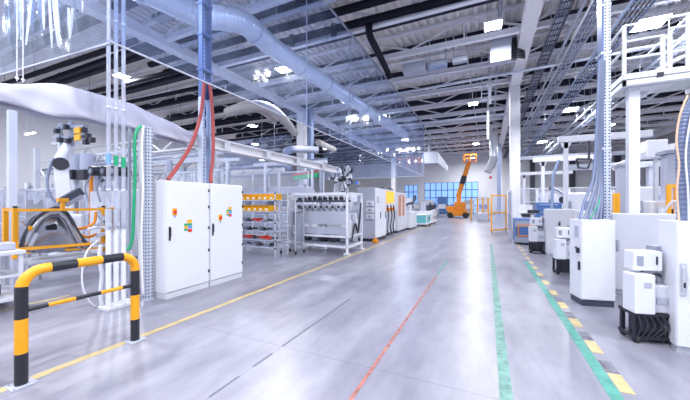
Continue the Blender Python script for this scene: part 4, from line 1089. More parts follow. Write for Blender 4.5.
for k in range(1, 8):
    p = pts[6].lerp(pts[7], k / 8); ph = (p.y - 2.9) % 1.4; p = p + Vector((0, 0.45 if ph < .4 else (-.45 if ph > 1.0 else 0), 0)); hg.tube([(p.x, p.y, p.z + .3), (p.x, p.y, ZC)], .01, 6)
hg.build('hanger', STEEL, t)
t = thing('beige_duct', 'beige round air duct with an elbow below the clear curtain', 'duct', (-11, 13, 6.3))
e = [on_z(228, 112, 6.3), on_z(246, 106.5, 6.3), on_z(262, 106, 6.3), on_z(274, 111, 6.3), on_z(285, 121, 6.3), on_z(295, 133, 6.3)]
MB().tube(e, .24, 16, 4).build('duct_tube', BEIGE, t)
MB().tube([on_z(246, 106.5, 6.3), on_z(262, 110, 6.3), on_z(275, 120, 6.3)], .2, 14, 4).build('branch', BEIGE, t)
t = thing('beige_duct', 'straight beige air duct past the grey column', 'duct', (-10.5, 21, 6.2))
MB().tube([on_z(318, 142.3, 6.2), on_z(334, 149.5, 6.2)], .24, 16).build('duct_tube', BEIGE, t)
MB().tube([on_z(286, 152, 5.0), on_z(292, 149, 5.0), on_z(318, 150, 5.0)], .22, 12, 3).build('branch', LGREY, t)

def pipe(label, pts, r, m, cat='pipe', group=None, name='roof_pipe', seg=12, sp=0, brackets=None):
    t = thing(name, label, cat, pts[0], group)
    MB().tube(pts, r, seg, sp).build('pipe_run', m, t)
    a, b = Vector(pts[0]), Vector(pts[-1]); n = brackets or max(2, int((b - a).length / 3))
    for i in range(n):
        p = a.lerp(b, (i + .5) / n)
        MB().box(p.x - .03, p.x + .03, p.y - .03, p.y + .03, p.z - r - .02, p.z + r + .02).tube([(p.x, p.y, p.z + r), (p.x, p.y, ZC)], .008, 6).build('hanger', m, t)
    return t
pipe('black round pipe crossing under the roof, nearer of the pair', [(-16, 10.05, 8.95), (1.3, 10.45, 8.95)], .15, BLKPIPE, group='black pipes under the roof')
t = pipe('black round pipe with a drop branch, farther of the pair', [(-16, 10.85, 8.85), (1.3, 11.25, 8.85)], .15, BLKPIPE, group='black pipes under the roof')
MB().tube([(-4.2, 11.2, 8.8), (-4.2, 11.25, 8.35), (-4.3, 12.4, 8.3), (-4.5, 14.6, 8.25), (-4.45, 14.75, 8.0)], .14, 12, 4).build('drop_branch', BLKPIPE, t)
MB().tube([(-5.6, 10.9, 8.9), (-5.6, 10.9, 8.5)], .13, 12).tube([(-7.6, 10.85, 8.9), (-7.6, 10.85, 8.5)], .13, 12).build('stub', BLKPIPE, t)
pipe('long pale pipe crossing in front of the white column', [(-10, 17.9, 8.15), (9.0, 16.5, 8.15)], .075, STEEL)
pipe('pale pipe high across the near roof', [(-12, 8.9, 8.5), (1.4, 9.1, 8.5)], .09, LGREY)
pipe('pale pipe across the middle bay beyond the hanging ladder', [(-12.3, 25.0, 8.2), (1.4, 25.0, 8.2)], .10, LGREY)
pipe('dark pipe along the hall left of the white girder', [(.4, 5, 9.0), (.7, 50, 9.0)], .07, GREY)
for i, (x, z, r, m_) in enumerate(((2.9, 8.3, .05, STEEL), (3.3, 8.35, .04, LGREY), (5.9, 7.7, .06, LGREY), (6.6, 7.9, .05, BSTEEL), (7.6, 8.0, .07, LGREY), (9.0, 8.1, .06, STEEL))):
    pipe('%s pipe from the white girder running along the right roof bay' % NUM[i].capitalize(), [(x, 4, z), (x, 50, z)], r, m_, group='long pipes in the right bay')
def tray(x, w, z, y0, y1, label, m, n):
    t = thing('cable_tray', label, 'cable tray', (x, y0, z), 'ladder cable trays')
    MB().box(x - w / 2, x - w / 2 + .03, y0, y1, z, z + .10).box(x + w / 2 - .03, x + w / 2, y0, y1, z, z + .10).build('side_rail', m, t)
    dy = (y1 - y0) / n
    r0 = MB().box(x - w / 2, x + w / 2, y0 + dy / 2 - .02, y0 + dy / 2 + .02, z + .01, z + .04).build('rung', m, t)
    for i in range(1, n):
        c = r0.copy(); C.objects.link(c); c.location.y = i * dy
    c = MB()
    for k in range(4): c.tube([(x - w * .3 + k * w * .2, y0, z + .06), (x - w * .3 + k * w * .2 + .02, y1, z + .06)], .025, 6)
    c.build('cables', CABLE if m is not BSTEEL else BLACK, t)
    for k in range(9):
        y = 9.2 + 4.2 * k
        for s in (-1, 1): MB().tube([(x + s * w / 2, y, z), (x + s * w / 2, y, ZC)], .012, 6).build('hanger', STEEL, t)
tray(3.2, .5, 7.9, 6, 50, 'ladder cable tray left of the lit lamps in the right bay', STEEL, 100)
tray(4.1, .6, 7.5, 5, 50, 'broad ladder cable tray left of the platform lamp', BSTEEL, 100)
tray(6.3, .4, 7.3, 7, 50, 'ladder cable tray right of the platform lamp', STEEL, 90)
tray(2.35, .4, 8.2, 6, 50, 'dark ladder cable tray close to the white girder', DGREY, 100)
t = thing('cable_tray', 'slotted pale cable tray crossing the near roof', 'cable tray', (-6, 8, 9.1))
MB().box(-12.3, 1.3, 7.75, 8.2, 9.15, 9.17).box(-12.3, 1.3, 7.75, 7.77, 9.15, 9.30).box(-12.3, 1.3, 8.18, 8.2, 9.15, 9.30).build('tray_body', LGREY, t)
k = MB()
for i in range(44): k.box(-12.2 + i * .305, -12.03 + i * .305, 7.742, 7.75, 9.17, 9.27)
k.build('slot_row', BLACK, t)
# air handling boxes
def airbox(x0, x1, y0, y1, z0, z1, label, m):
    t = thing('air_unit', label, 'air unit', ((x0 + x1) / 2, (y0 + y1) / 2, z0), 'air units under the roof')
    MB().box(x0, x1, y0, y1, z0, z1, .02).build('casing', m, t)
    for x in (x0 + .05, x1 - .05):
        for y in (y0 + .05, y1 - .05): MB().tube([(x, y, z1), (x, y, ZC)], .012, 6).build('hanger', STEEL, t)
    MB().box(x0 + .1, x1 - .1, y0 - .02, y0, z0 + .08, z1 - .08).build('grille', LGREY, t)
p = on_z(400, 68, 8.1); p2 = on_z(424, 66, 8.1)
airbox(p.x, p2.x, 14.6, 15.2, 8.05, 8.5, 'grey air unit box beside the black drop branch', LGREY)
p = on_z(427, 64, 8.1)
airbox(-2.55, -1.7, 14.7, 15.1, 8.1, 8.42, 'small blue-grey air unit right of the grey air unit box', BSTEEL)
airbox(-1.45, -.8, 14.7, 15.0, 8.15, 8.4, 'smallest grey air unit nearest the white hanging cabinet', LGREY)
airbox(.12, .92, 14.5, 14.9, 7.75, 8.75, 'white hanging cabinet box below the bright middle lamp', LGREY)
t = thing('hanging_cable_bundle', 'dark bundle of coiled cables strapped under the white girder', 'cable', (1.2, 14.2, 8.2))
k = MB()
for i in range(6): k.tube([(.98, 15.0, 8.05 + i * .07), (1.25, 15.1, 8.02 + i * .075), (1.5, 15.4, 8.06 + i * .06)], .03, 8, 3)
k.tube([(1.08, 15.1, 8.0), (1.08, 15.1, 8.9)], .10, 10)
k.build('coil', BLACK, t)
MB().box(1.05, 1.19, 15.25, 15.34, 8.0, 9.7).build('bracket', GREY, t)
pa = on_z(485, 102, 7.0)
t = thing('hanging_ladder', 'vertical ladder rack hanging from the roof in mid hall', 'ladder', (pa.x, pa.y, pa.z))
lt = on_y(485, 62, pa.y).z
for s in (-.16, .16): MB().box(pa.x + s - .02, pa.x + s + .02, pa.y - .02, pa.y + .02, pa.z, ZC).build('side_rail', LGREY, t)
for i in range(9):
    z = pa.z + .1 + i * (ZC - pa.z - .2) / 8; MB().box(pa.x - .16, pa.x + .16, pa.y - .015, pa.y + .015, z, z + .04).build('rung', LGREY, t)
for lab, px, py0, y in (('thin conduit dropping from the roof beside the hanging ladder', 490, 104, 18), ('white flat drop post below the long pale pipe', 488, 139, 24)):
    p = on_y(px, py0, y); solo('hanging_conduit', lab, 'conduit', MB().box(p.x - .07, p.x + .07, y - .04, y + .04, p.z, ZC + .12), OFFW, 'drop conduits')
for lab, px, py, y in (('long white tube lamp under the roof beyond the air units', 470, 91, 20.5),):
    p = on_y(px, py, y)
    t = thing('tube_lamp', lab, 'lamp', p)
    MB().box(p.x - .45, p.x + .45, y - .08, y + .08, p.z, p.z + .12, .02).build('cover', WHITE, t)
    for dx in (-.4, .4): MB().tube([(p.x + dx, y, p.z + .1), (p.x + dx, y, ZC)], .01, 6).build('hanger', STEEL, t)
# far hanging duct outlets
t = thing('duct_outlet', 'box duct outlet hanging at the far left end of the clear curtain', 'duct', (-5.2, 35, 5.6))
MB().box(-6.6, -4.9, 34.5, 35.8, 6.1, 7.4, .03).build('box_duct', LGREY, t)
MB().prism([(-4.9, 34.5, 6.1), (-4.9, 34.5, 7.3), (-4.0, 34.5, 5.9), (-4.0, 34.5, 5.3)], (0, 1.3, 0)).build('angled_outlet', OFFW, t)
MB().tube([(-5.9, 35.1, 7.4), (-5.9, 35.1, ZC)], .2, 10).build('riser', LGREY, t)
t = thing('vertical_duct', 'vertical silver duct with a slanted outlet near the far wall', 'duct', (.5, 35, 5.5))
MB().tube([(.62, 35, ZC), (.62, 35, 6.3)], .40, 18).build('riser', DUCTW, t)
MB().tube([(.62, 35, 6.5), (.55, 34.9, 6.0), (.05, 34.6, 4.9)], [.40, .40, .36], 16, 3).build('slanted_outlet', OFFW, t)
MB().box(.2, .45, 34.4, 34.6, 4.2, 4.45, .03).build('red_valve', RED, t)
solo('wall_column', 'blue-grey steel column standing behind the vertical silver duct', 'column', MB().box(1.05, 1.45, 38.6, 39.0, 0, 9.6), BSTEEL)

rows = []
pa, pb = on_y(222, 120, 14.6), on_y(292, 120, 14.6)
for k in range(9):
    z = 3.3 + (5.7 - 3.3) * k / 8
    rows.append([(pa.x + (pb.x - pa.x) * i / 30, 14.6 + ripple(i * .7), z) for i in range(31)])
sheet('back_curtain', 'small clear plastic curtain hanging behind the overhead beam', rows)
for i, (y, z) in enumerate(((7.2, 8.35), (9.6, 8.2), (12.0, 8.4), (15.4, 8.25), (18.0, 8.4))):
    pipe('%s black service pipe from the camera crossing the left roof bay' % ORD[i].capitalize(), [(-26, y, z), (-13, y + .4, z)], .12, BLKPIPE, group='black pipes in the left roof bay')
for i, (x, y, h, w) in enumerate(((-11.4, 6.1, 3.2, .1), (-11.7, 8.8, 3.6, .12), (-13.4, 7.4, 3.8, .1), (-15.6, 6.2, 4.2, .12), (-9.0, 8.6, 3.4, .1), (-8.0, 9.6, 3.3, .1), (-10.4, 9.4, 3.6, .1))):
    t = thing('pipe_mast', '%s white mast with side pipes in the left robot cells' % NUM[i].capitalize(), 'mast', (x, y, 0), 'white masts in the robot cells')
    MB().box(x - w / 2, x + w / 2, y - w / 2, y + w / 2, 0, h).build('mast_post', WHITE, t)
    MB().box(x - .6, x + .6, y - .04, y + .04, h - .12, h).build('cross_arm', OFFW, t)
    MB().tube([(x + .1, y, 0), (x + .1, y, h - .4), (x + .5, y, h - .2)], .03, 8).build('side_pipe', LGREY, t)
    MB().box(x - .16, x + .16, y - .16, y - w / 2, 1.3, 1.75, .01).build('junction_box', (WHITE, GREY)[i % 2], t)

# ================================================================== RIGHT SIDE
# low cabinet with chamfered view, black plinth
def tcab(x, y, deg, w, d, h, label, pl=.10, panel=True, m=WHITE):
    T = turned(x, y, deg)
    t = thing('floor_cabinet', label, 'cabinet', (x, y, 0), 'white floor cabinets on the right')
    def b(mb, nm, mm, par=t): mb.T = T; return mb.build(nm, mm, par)
    b(MB().box(-w / 2, w / 2, -d / 2 + .02, d / 2, pl, h, .008), 'body', m)
    b(MB().box(-w / 2 + .012, w / 2 - .012, -d / 2 + .02, d / 2 - .01, 0, pl), 'plinth', DGREY if pl > .06 else LGREY)
    dr = b(MB().box(-w / 2 + .006, w / 2 - .006, -d / 2, -d / 2 + .018, pl + .01, h - .008, .005), 'door', m)
    return t, T, dr, b
t, T, dr, b = tcab(1.61, 6.44, 13, .48, .40, 1.42, 'white cabinet on a dark plinth before the perforated post on the right')
b(MB().box(-.252, -.24, -.10, .02, 1.12, 1.32, .004), 'vent_grille', LGREY)
b(MB().box(-.27, -.24, -.13, -.06, .86, .95, .006).tube([(-.26, -.1, .93), (-.31, -.16, .96)], .018, 8), 'connector', BLACK)
b(MB().box(-.26, -.24, -.15, -.10, .58, .72, .004), 'latch', BLACK)
t, T, dr, b = tcab(2.30, 4.98, 0, .66, .44, 1.49, 'white cabinet with a long silver door handle at the right edge', pl=.05)
b(MB().box(-.305, -.255, -.235, -.22, .64, 1.02, .008).box(-.295, -.265, -.26, -.235, .70, .98, .008), 'handle', SHINY, dr)
b(MB().box(-.29, -.27, -.263, -.26, .74, .80), 'handle_lock', BLACK, dr)
b(MB().box(-.36, .36, -.26, .24, 0, .012), 'floor_tray', SHINY)
t, T, dr, b = tcab(2.62, 7.62, 0, .95, .45, 1.5, 'pale cabinet standing behind the robot controller on the right', pl=.05, m=mat('pale_grey_enamel', (.52, .53, .60), .4))
b(MB().box(-.40, -.36, -.245, -.225, .8, 1.0, .005), 'latch', GREY, dr)

def controller(x, y, deg, s, label):
    T = turned(x, y, deg) @ Matrix.Scale(s, 4)
    t = thing('drive_controller', label, 'controller', (x, y, 0), 'white boxed controllers on black wheeled bases')
    def b(mb, nm, mm, par=t): mb.T = T; return mb.build(nm, mm, par)
    bs = MB()
    for (dx, dy) in ((-.20, -.22), (.16, -.22), (-.20, .0), (.16, .0)): bs.box(dx - .02, dx + .02, dy - .02, dy + .02, .05, .36)
    bs.box(-.23, .19, -.25, .03, .33, .37).box(-.23, .19, -.25, .03, .05, .09)
    b(bs, 'base_frame', BLACK)
    for (dx, dy) in ((-.19, -.22), (.15, -.22), (-.19, .0), (.15, .0)): b(MB().tube([(dx - .02, dy, .045), (dx + .02, dy, .045)], .045, 12), 'wheel', RUBBER)
    b(MB().box(-.15, .13, -.15, -.01, .09, .30, .02), 'transformer', DGREY)
    c = MB()
    for k in range(5): c.tube([(-.19 + .06 * k, -.235, .36), (-.17 + .07 * k, -.27, .22), (-.19 + .05 * k, -.24, .08)], .014, 7, 4)
    b(c, 'cables', BLACK)
    fr = b(MB().box(-.25, -.04, -.30, -.08, .37, .84, .012), 'front_box', WHITE)
    b(MB().box(-.16, -.08, -.302, -.30, .68, .75), 'nameplate', LGREY, fr)
    b(MB().box(-.035, .20, -.22, .16, .37, .70, .012), 'main_box', OFFW)
    b(MB().box(.02, .13, -.235, -.22, .48, .56, .004), 'drawer_pull', LGREY)
    up = b(MB().box(-.20, .10, -.20, -.02, .87, 1.11, .012), 'upper_box', WHITE)
    b(MB().box(-.17, -.10, -.203, -.20, .93, 1.05), 'grille', GREY, up)
    b(MB().box(.03, .045, -.21, -.20, .95, 1.05), 'key_switch', BLACK, up)
    b(MB().tube([(-.06, -.1, .84), (-.02, -.16, .80), (.06, -.18, .83), (.12, -.14, .80)], .018, 8, 4), 'lever', BLACK)
    b(MB().box(-.02, .18, -.02, .16, .70, 1.0, .01), 'rear_box', OFFW)
    k = MB()
    for i in range(3):
        for j in range(2): k.tube([(.16 + .055 * i, -.06, 1.03 + .07 * j), (.16 + .055 * i, -.09, 1.03 + .07 * j)], .022, 10)
    k.box(.12, .31, -.06, .1, .97, 1.16, .01)
    b(k, 'connector_block', GREY)
    return t
controller(1.78, 5.12, 14, 1.0, 'white robot controller with stacked boxes beside the right edge cabinet')
controller(1.68, 8.95, 10, 1.0, 'white boxed controller just left of the dark-plinth cabinet')
controller(1.55, 12.25, 6, 1.08, 'white boxed controller beside the blue machine')
t, T, dr, b = tcab(2.18, 11.95, 0, .86, .6, 1.5, 'white cabinet with a black padlock behind the middle controller', pl=.06, m=OFFW)
b(MB().box(-.12, -.06, -.33, -.30, .98, 1.06, .01).tube([(-.115, -.31, 1.06), (-.09, -.31, 1.12), (-.065, -.31, 1.06)], .01, 6), 'padlock', BLACK, dr)
b(MB().prism([(.22, -.302, 1.14), (.36, -.302, 1.14), (.29, -.302, 1.27)], (0, -.003, 0)), 'warning_triangle', YEL2, dr)
t, T, dr, b = tcab(2.3, 9.2, 0, .55, .7, 1.5, 'white cabinet between the two nearer controllers', pl=.06, m=OFFW)
b(MB().box(-.2, -.16, -.37, -.35, .8, 1.0, .005), 'latch', GREY, dr)

# big perforated upright with conduits
t = thing('perforated_upright', 'tall blue and grey perforated upright behind the dark-plinth cabinet', 'post', (2.0, 7.2, 0))
MB().box(1.99, 2.09, 7.22, 7.36, 0, ZC).build('perforated_face', PERF, t)
MB().box(1.955, 1.99, 7.22, 7.48, 0, ZC).build('side_channel', UPBLUE, t)
MB().box(1.9, 2.15, 7.14, 7.56, 0, .015).build('base_plate', STEEL, t)
for z in (2.7, 3.6, 4.5, 5.4): MB().box(1.945, 2.10, 7.21, 7.49, z, z + .04).build('strap', STEEL, t)
fan = [(580, 595.5, 587), (584, 596.5, 594), (588, 597.5, 596), (592, 598.5, 600), (596, 599.5, 602), (600, 600.5, 603)]
for i, (ex, sx_, mx_) in enumerate(fan):
    k_ = .056 * i
    pts = [on_y(sx_ + 4, 60, 6.86 + k_), on_y(sx_ + 2, 110, 6.86 + k_), on_y(sx_, 150, 6.84 + k_), on_y((sx_ * 2 + mx_) / 3, 180, 6.74 + k_), on_y((ex + mx_ * 2) / 3 - .5, 202, 6.54 + k_ * .8), on_y(ex, 222, 6.38 + k_ * .6)]
    pts[-1].z = 1.422
    solo('conduit', '%s grey conduit from the left where they enter the dark-plinth cabinet' % ['First', 'Second', 'Third', 'Fourth', 'Fifth', 'Last'][i], 'conduit',
         MB().tube(pts, .022, 8, 6), (CONDU, CABLE)[i % 2], 'conduits over the dark-plinth cabinet')
pts = [on_y(600, 198, 6.55), on_y(598, 205, 6.45), on_y(594, 212, 6.36), on_y(590, 219, 6.32)]; pts[-1].z = 1.42
solo('conduit', 'short green cable among the grey conduits over the dark-plinth cabinet', 'cable', MB().tube(pts, .009, 8, 5), GREEN)
pts = [on_y(706, 84, 5.0), on_y(697, 99, 5.0), on_y(688, 116, 5.0), on_y(683.5, 140, 5.0), on_y(683, 165, 5.0), on_y(684, 190, 5.0), on_y(684, 221, 5.0)]; pts[-1].z = 1.49
solo('flexible_conduit', 'thick ribbed blue-grey conduit curving down to the right edge cabinet', 'conduit', MB().tube(pts, .060, 14, 6, ribs=.035), CONDU)
pts = [on_y(688, 95, 4.86), on_y(680, 115, 4.86), on_y(676.5, 140, 4.86), on_y(679, 165, 4.86), on_y(677, 190, 4.86), on_y(679, 221, 4.86)]; pts[-1].z = 1.49
solo('cable', 'thin beige cable running beside the thick ribbed conduit', 'cable', MB().tube(pts, .011, 8, 6), mat('beige_cable', (.75, .50, .34), .5))
solo('cable', 'thin white cable hanging in front of the thick ribbed conduit', 'cable', MB().tube([on_y(694, 100, 4.9), on_y(686, 150, 4.9), on_y(688, 190, 4.9), on_y(689, 221, 4.9)], .010, 8, 5), CABLEW)

# mezzanine walkway with railing
t = thing('mezzanine_walkway', 'white raised walkway with railing at upper right', 'platform', (4.5, 8.5, 4.05))
PX0, PX1, PY0, PY1, PZ = 2.50, 7.5, 7.95, 9.1, 4.30
MB().box(PX0, PX1, PY0, PY0 + .05, 4.07, 4.17).box(PX0, PX1, PY0 - .02, PY0 + .05, 4.19, PZ).box(PX0, PX1, PY0 + .03, PY0 + .06, 4.05, PZ).build('front_fascia', WHITE, t)
MB().box(PX0, PX0 + .05, PY0, PY1, 4.07, 4.17).box(PX0 - .02, PX0 + .05, PY0, PY1, 4.19, PZ).build('end_fascia', WHITE, t)
MB().box(PX0 + .05, PX1, PY0 + .06, PY1, 4.16, 4.22).build('deck_plate', mat('deck_underside', (.62, .68, .66), .5), t)
for x in (3.1, 3.9, 4.8, 5.8): MB().box(x, x + .08, PY0 + .06, PY1, 4.06, 4.16).build('cross_beam', WHITE, t)
MB().box(2.62, 3.30, PY0 + .1, PY0 + .42, 4.03, 4.07, .01).build('post_head', WHITE, t)
MB().box(2.66, 2.84, 8.17, 8.35, 0, 4.04, .01).build('post', WHITE, t)
MB().box(6.4, 6.66, 8.12, 8.38, 0, 4.06, .01).build('post', WHITE, t)
MB().box(3.0, 3.10, PY0 - .03, PY0, 4.16, 4.24).build('bracket', BLACK, t)
for x in (2.52, 3.10, 3.20, 3.46, 4.2, 5.0, 5.8): MB().box(x - .03, x + .03, PY0, PY0 + .05, PZ, 5.30 if x not in (3.10, 3.20) else 4.98).build('railing_post', WHITE, t)
MB().box(PX0 - .01, PX0 + .05, PY1 - .06, PY1 - .01, PZ, 5.30).build('railing_post', WHITE, t)
for z in (5.27, 4.60): MB().box(2.52, PX1, PY0 + .005, PY0 + .045, z, z + .04).build('rail', WHITE, t)
for z in (4.95, 4.78): MB().box(2.52, 3.12, PY0 + .005, PY0 + .045, z, z + .035).build('rail', WHITE, t)
for z in (5.06, 4.80): MB().box(3.18, PX1, PY0 + .005, PY0 + .045, z, z + .035).build('rail', WHITE, t)
for z in (5.27, 4.80): MB().box(PX0, PX0 + .04, PY0 + .05, PY1 - .02, z, z + .04).build('end_rail', WHITE, t)
MB().bar((3.0, 8.0, 4.3), (4.6, 9.0, 5.25), .05).build('stair_rail', WHITE, t)

# T-posts and their carried beams
for (x, y, w, h, bx0, bx1, lab) in ((2.42, 12.5, .13, 3.75, 2.2, 4.6, 'white T-shaped post behind the padlock cabinet'), (2.34, 16.6, .13, 3.60, 1.95, 4.8, 'white T-shaped post left of the padlock cabinet'),
                             (2.3, 24, .16, 3.6, 2.0, 5.0, 'far white T-shaped post beyond the blue machine')):
    t = thing('frame_post', lab, 'post', (x, y, 0), 'white T-shaped posts')
    MB().box(x - w / 2, x + w / 2, y - w / 2, y + w / 2, 0, h, .006).build('upright', OFFW, t)
    MB().prism([(x - w / 2, y - w / 2, h - .2), (x + w / 2, y - w / 2, h - .2), (x + w * 1.3, y - w / 2, h), (x - w * 1.3, y - w / 2, h)], (0, w, 0)).build('head', OFFW, t)
    MB().box(bx0, bx1, y - .12, y + .12, h, h + .20, .008).build('carried_beam', OFFW, t)
    MB().box(x - .12, x + .12, y - .12, y + .12, 0, .015).build('base_plate', STEEL, t)
t = thing('camera_head', 'small black looped sensor head hanging from the T-post beam', 'sensor', (3.2, 12.4, 3.2))
p = on_y(584, 163, 12.5)
MB().tube([(p.x - .2, 12.5, p.z + .15), (p.x - .15, 12.5, p.z - .15), (p.x + .1, 12.5, p.z - .18), (p.x + .2, 12.5, p.z + .12), (p.x - .2, 12.5, p.z + .15)], .035, 8).build('loop', BLACK, t)
MB().box(p.x + .1, p.x + .16, 12.47, 12.53, p.z + .1, 3.748).build('stem', BLACK, t)
pp = [on_y(552, 207, 12.9), on_y(552.5, 192, 12.9), on_y(553, 178, 12.9), on_y(556, 168, 12.9), on_y(559, 160, 12.9)]
solo('bent_conduit', 'blue-grey conduit bent at the top above the padlock cabinet', 'conduit', MB().tube([(pp[0].x, 12.9, 0)] + pp, .05, 10, 4), BSTEEL)

# blue machine with an orange outlined front
t = thing('blue_machine', 'dark blue machine with an orange outlined front beyond the right controllers', 'machine', (1.6, 14.6, 0))
MB().box(1.05, 1.85, 14.2, 15.4, .08, 1.05, .02).build('body', MBLUE, t)
MB().box(1.1, 1.8, 14.25, 15.35, 0, .08).build('plinth', BLACK, t)
MB().box(1.05, 1.85, 14.16, 14.2, .10, .34).box(1.05, 1.85, 14.16, 14.2, .72, .98).build('front_plate', GREY, t)
o = MB()
o.box(1.14, 1.76, 14.14, 14.2, .36, .39).box(1.14, 1.76, 14.14, 14.2, .78, .81).box(1.14, 1.17, 14.14, 14.2, .39, .78).box(1.73, 1.76, 14.14, 14.2, .39, .78)
o.build('orange_outline', ORANGE, t)
MB().box(1.15, 1.75, 14.4, 15.2, 1.05, 1.14, .01).box(1.2, 1.7, 14.5, 15.0, 1.26, 1.32, .01).build('work_table', WHITE, t)
MB().box(1.3, 1.6, 14.3, 14.7, 1.14, 1.26, .02).box(1.5, 1.9, 14.25, 14.5, 1.30, 1.42, .02).build('tool_head', BLACK, t)
MB().box(1.25, 1.7, 14.6, 14.64, 1.32, 1.62, .01).build('display', WHITE, t)
t = thing('blue_cabinet', 'tall blue drawer cabinet right of the orange outlined machine', 'cabinet', (2.4, 16, 0))
MB().box(1.98, 2.9, 15.7, 16.4, 0, 1.72, .01).build('carcass', MBLUE, t)
for k in range(5):
    d = MB().box(2.0, 2.88, 15.67, 15.7, .1 + k * .32, .1 + k * .32 + .30, .004).build('drawer', MBLUE, t)
    MB().box(2.1, 2.78, 15.655, 15.67, .1 + k * .32 + .23, .1 + k * .32 + .26).build('drawer_pull', LGREY, d)

# yellow mobile guard gate and the clear fence that continues it
t = thing('guard_gate', 'yellow framed mobile guard gate standing open by the white column', 'gate', (.6, 19, 0))
ga, gb = on_z(491.5, 233, 0), on_z(506, 232, 0)
for p in (ga, gb): MB().bar(Z(p, .10), Z(p, 2.18), .07).build('upright', YEL, t)
for z in (2.14, 1.15, .16): MB().bar(Z(ga, z), Z(gb, z), .07).build('cross_rail', YEL, t)
MB().bar(Z(ga, 1.15), Z(gb, 1.15), .008, 1.95).build('clear_panel', FENCEP, t)
for p in (ga, gb): MB().tube([(p.x - .02, p.y, .06), (p.x + .02, p.y, .06)], .06, 12).box(p.x - .03, p.x + .03, p.y - .03, p.y + .03, .06, .12).build('caster', BLACK, t)
fence_panel(gb.x + .12, gb.y - .2, 1.0, 17.0, .12, 2.25, 'clear guard fence panel joining the yellow gate', LGREY, 'clear fence panels beside the blue machine', 1)
fence_panel(1.0, 16.95, 1.0, 15.5, .12, 2.25, 'clear guard fence panel nearest the blue machine', LGREY, 'clear fence panels beside the blue machine', 1)
for i in range(4):
    fence_panel(1.15 + i * 1.6, 21.4, 2.7 + i * 1.6, 21.4, .12, 2.6, '%s clear fence panel from the left behind the white column' % NUM[i].capitalize(), WHITE, 'clear fence panels behind the white column', 2)

# yellow boom lift
BY = 37.5
t = thing('boom_lift', 'yellow boom lift with its arm raised at the far end of the hall', 'boom lift', (-3.4, BY, 0))
def e_(px, py, y=BY): return on_y(px, py, y)
a, b_ = e_(449, 217), e_(468, 217)
MB().box(a.x, b_.x, BY - 1.0, BY + 1.0, .22, .85, .05).build('chassis', ORANGE, t)
for px in (451, 466):
    for dy in (-1.0, 1.0):
        p = e_(px, 210); MB().tube([(p.x, BY + dy - .16, .32), (p.x, BY + dy + .16, .32)], .32, 18).build('wheel', RUBBER, t)
a, b_ = e_(455, 214), e_(465.5, 202)
MB().box(a.x, b_.x, BY - .9, BY + .7, .85, b_.z, .06).build('turret', ORANGE, t)
a, b_ = e_(447, 215), e_(455, 209)
MB().box(a.x, b_.x, BY - .8, BY + .6, .75, 1.35, .05).build('counterweight', ORANGE, t)
MB().bar(e_(458.5, 204), e_(459.5, 190), .45, .45).build('lower_boom', ORANGE, t)
MB().bar(e_(458, 197), e_(468.5, 164), .42, .50).build('upper_boom', ORANGE, t)
MB().bar(e_(462, 184), e_(464.5, 176), .47, .56).box(e_(464, 178).x - .1, e_(464, 178).x + .25, BY - .3, BY + .3, e_(464, 178).z - .4, e_(464, 178).z + .1).build('boom_sleeve', BLACK, t)
MB().bar(e_(468, 166), e_(470, 163), .35).build('jib', ORANGE, t)
a, b_ = e_(464, 165), e_(476, 161)
k = MB().box(a.x, b_.x, BY - .5, BY + .5, a.z + .25, a.z + .33)
for z in (a.z + .75, a.z + 1.2): k.box(a.x, b_.x, BY - .5, BY - .45, z, z + .06).box(a.x, b_.x, BY + .45, BY + .5, z, z + .06)
for x in (a.x, (a.x + b_.x) / 2, b_.x):
    for dy in (-.47, .47): k.box(x - .03, x + .03, BY + dy - .03, BY + dy + .03, a.z + .3, a.z + 1.25)
k.build('basket', ORANGE, t)
for i, px in enumerate((471, 477.5, 483, 488)):
    p = on_y(px, 215, 33)
    solo('guard_post', '%s yellow guard post from the left beside the boom lift' % NUM[i].capitalize(), 'post', MB().box(p.x - .07, p.x + .07, 32.93, 33.07, 0, 2.2), YEL, 'yellow guard posts by the boom lift')
a, b_ = on_y(472, 200, 33.2), on_y(489, 200, 33.2)
fence_panel(a.x, 33.2, b_.x, 33.2, .1, 2.1, 'clear low fence panel behind the yellow guard posts', LGREY, 'fence by the boom lift', 1)
a, b_ = on_y(477, 212, 31.5), on_y(488, 219, 31.5)
solo('concrete_block', 'pale grey block on the floor right of the boom lift', 'block', MB().box(a.x, b_.x, 31.2, 32.2, 0, .75, .05), LGREY)
# dark wall posts on the far wall at right
for i, px in enumerate((532.5, 572.5, 618, 650)):
    p = on_y(px, 190, 53.5)
    solo('wall_post', '%s dark steel post from the left against the far wall on the right' % NUM[i].capitalize(), 'post', MB().box(p.x - .3, p.x + .3, 53.3, 53.9, 0, 9.3), DGREY, 'dark posts on the far wall')

# ------------------------------------------------------------------ machines deep on the right
def cell(x, y, w, d, h, label, win=True, m=WHITE, orange=False):
    t = thing('machine_cell', label, 'machine', (x, y, 0), 'white machine cells on the right')
    MB().box(x - w / 2, x + w / 2, y - d / 2, y + d / 2, .1, h, .03).build('housing', m, t)
    MB().box(x - w / 2 + .05, x + w / 2 - .05, y - d / 2 + .05, y + d / 2 - .05, 0, .1).build('plinth', DGREY, t)
    if win:
        MB().box(x - w * .32, x + w * .1, y - d / 2 - .02, y - d / 2, h * .45, h * .86).build('viewing_window', BSTEEL, t)
        MB().box(x - w / 2 - .02, x - w / 2, y - d * .3, y + d * .2, h * .45, h * .86).build('side_window', GREY, t)
    MB().box(x + w * .2, x + w * .38, y - d / 2 - .06, y - d / 2, h * .4, h * .7, .01).build('control_panel', LGREY, t)
    if orange:
        o = MB().box(x - w * .45, x - w * .41, y - d / 2 - .03, y - d / 2, .2, h).box(x - w * .45, x + w * .1, y - d / 2 - .03, y - d / 2, h - .06, h)
        o.build('orange_frame', YEL, t)
    return t
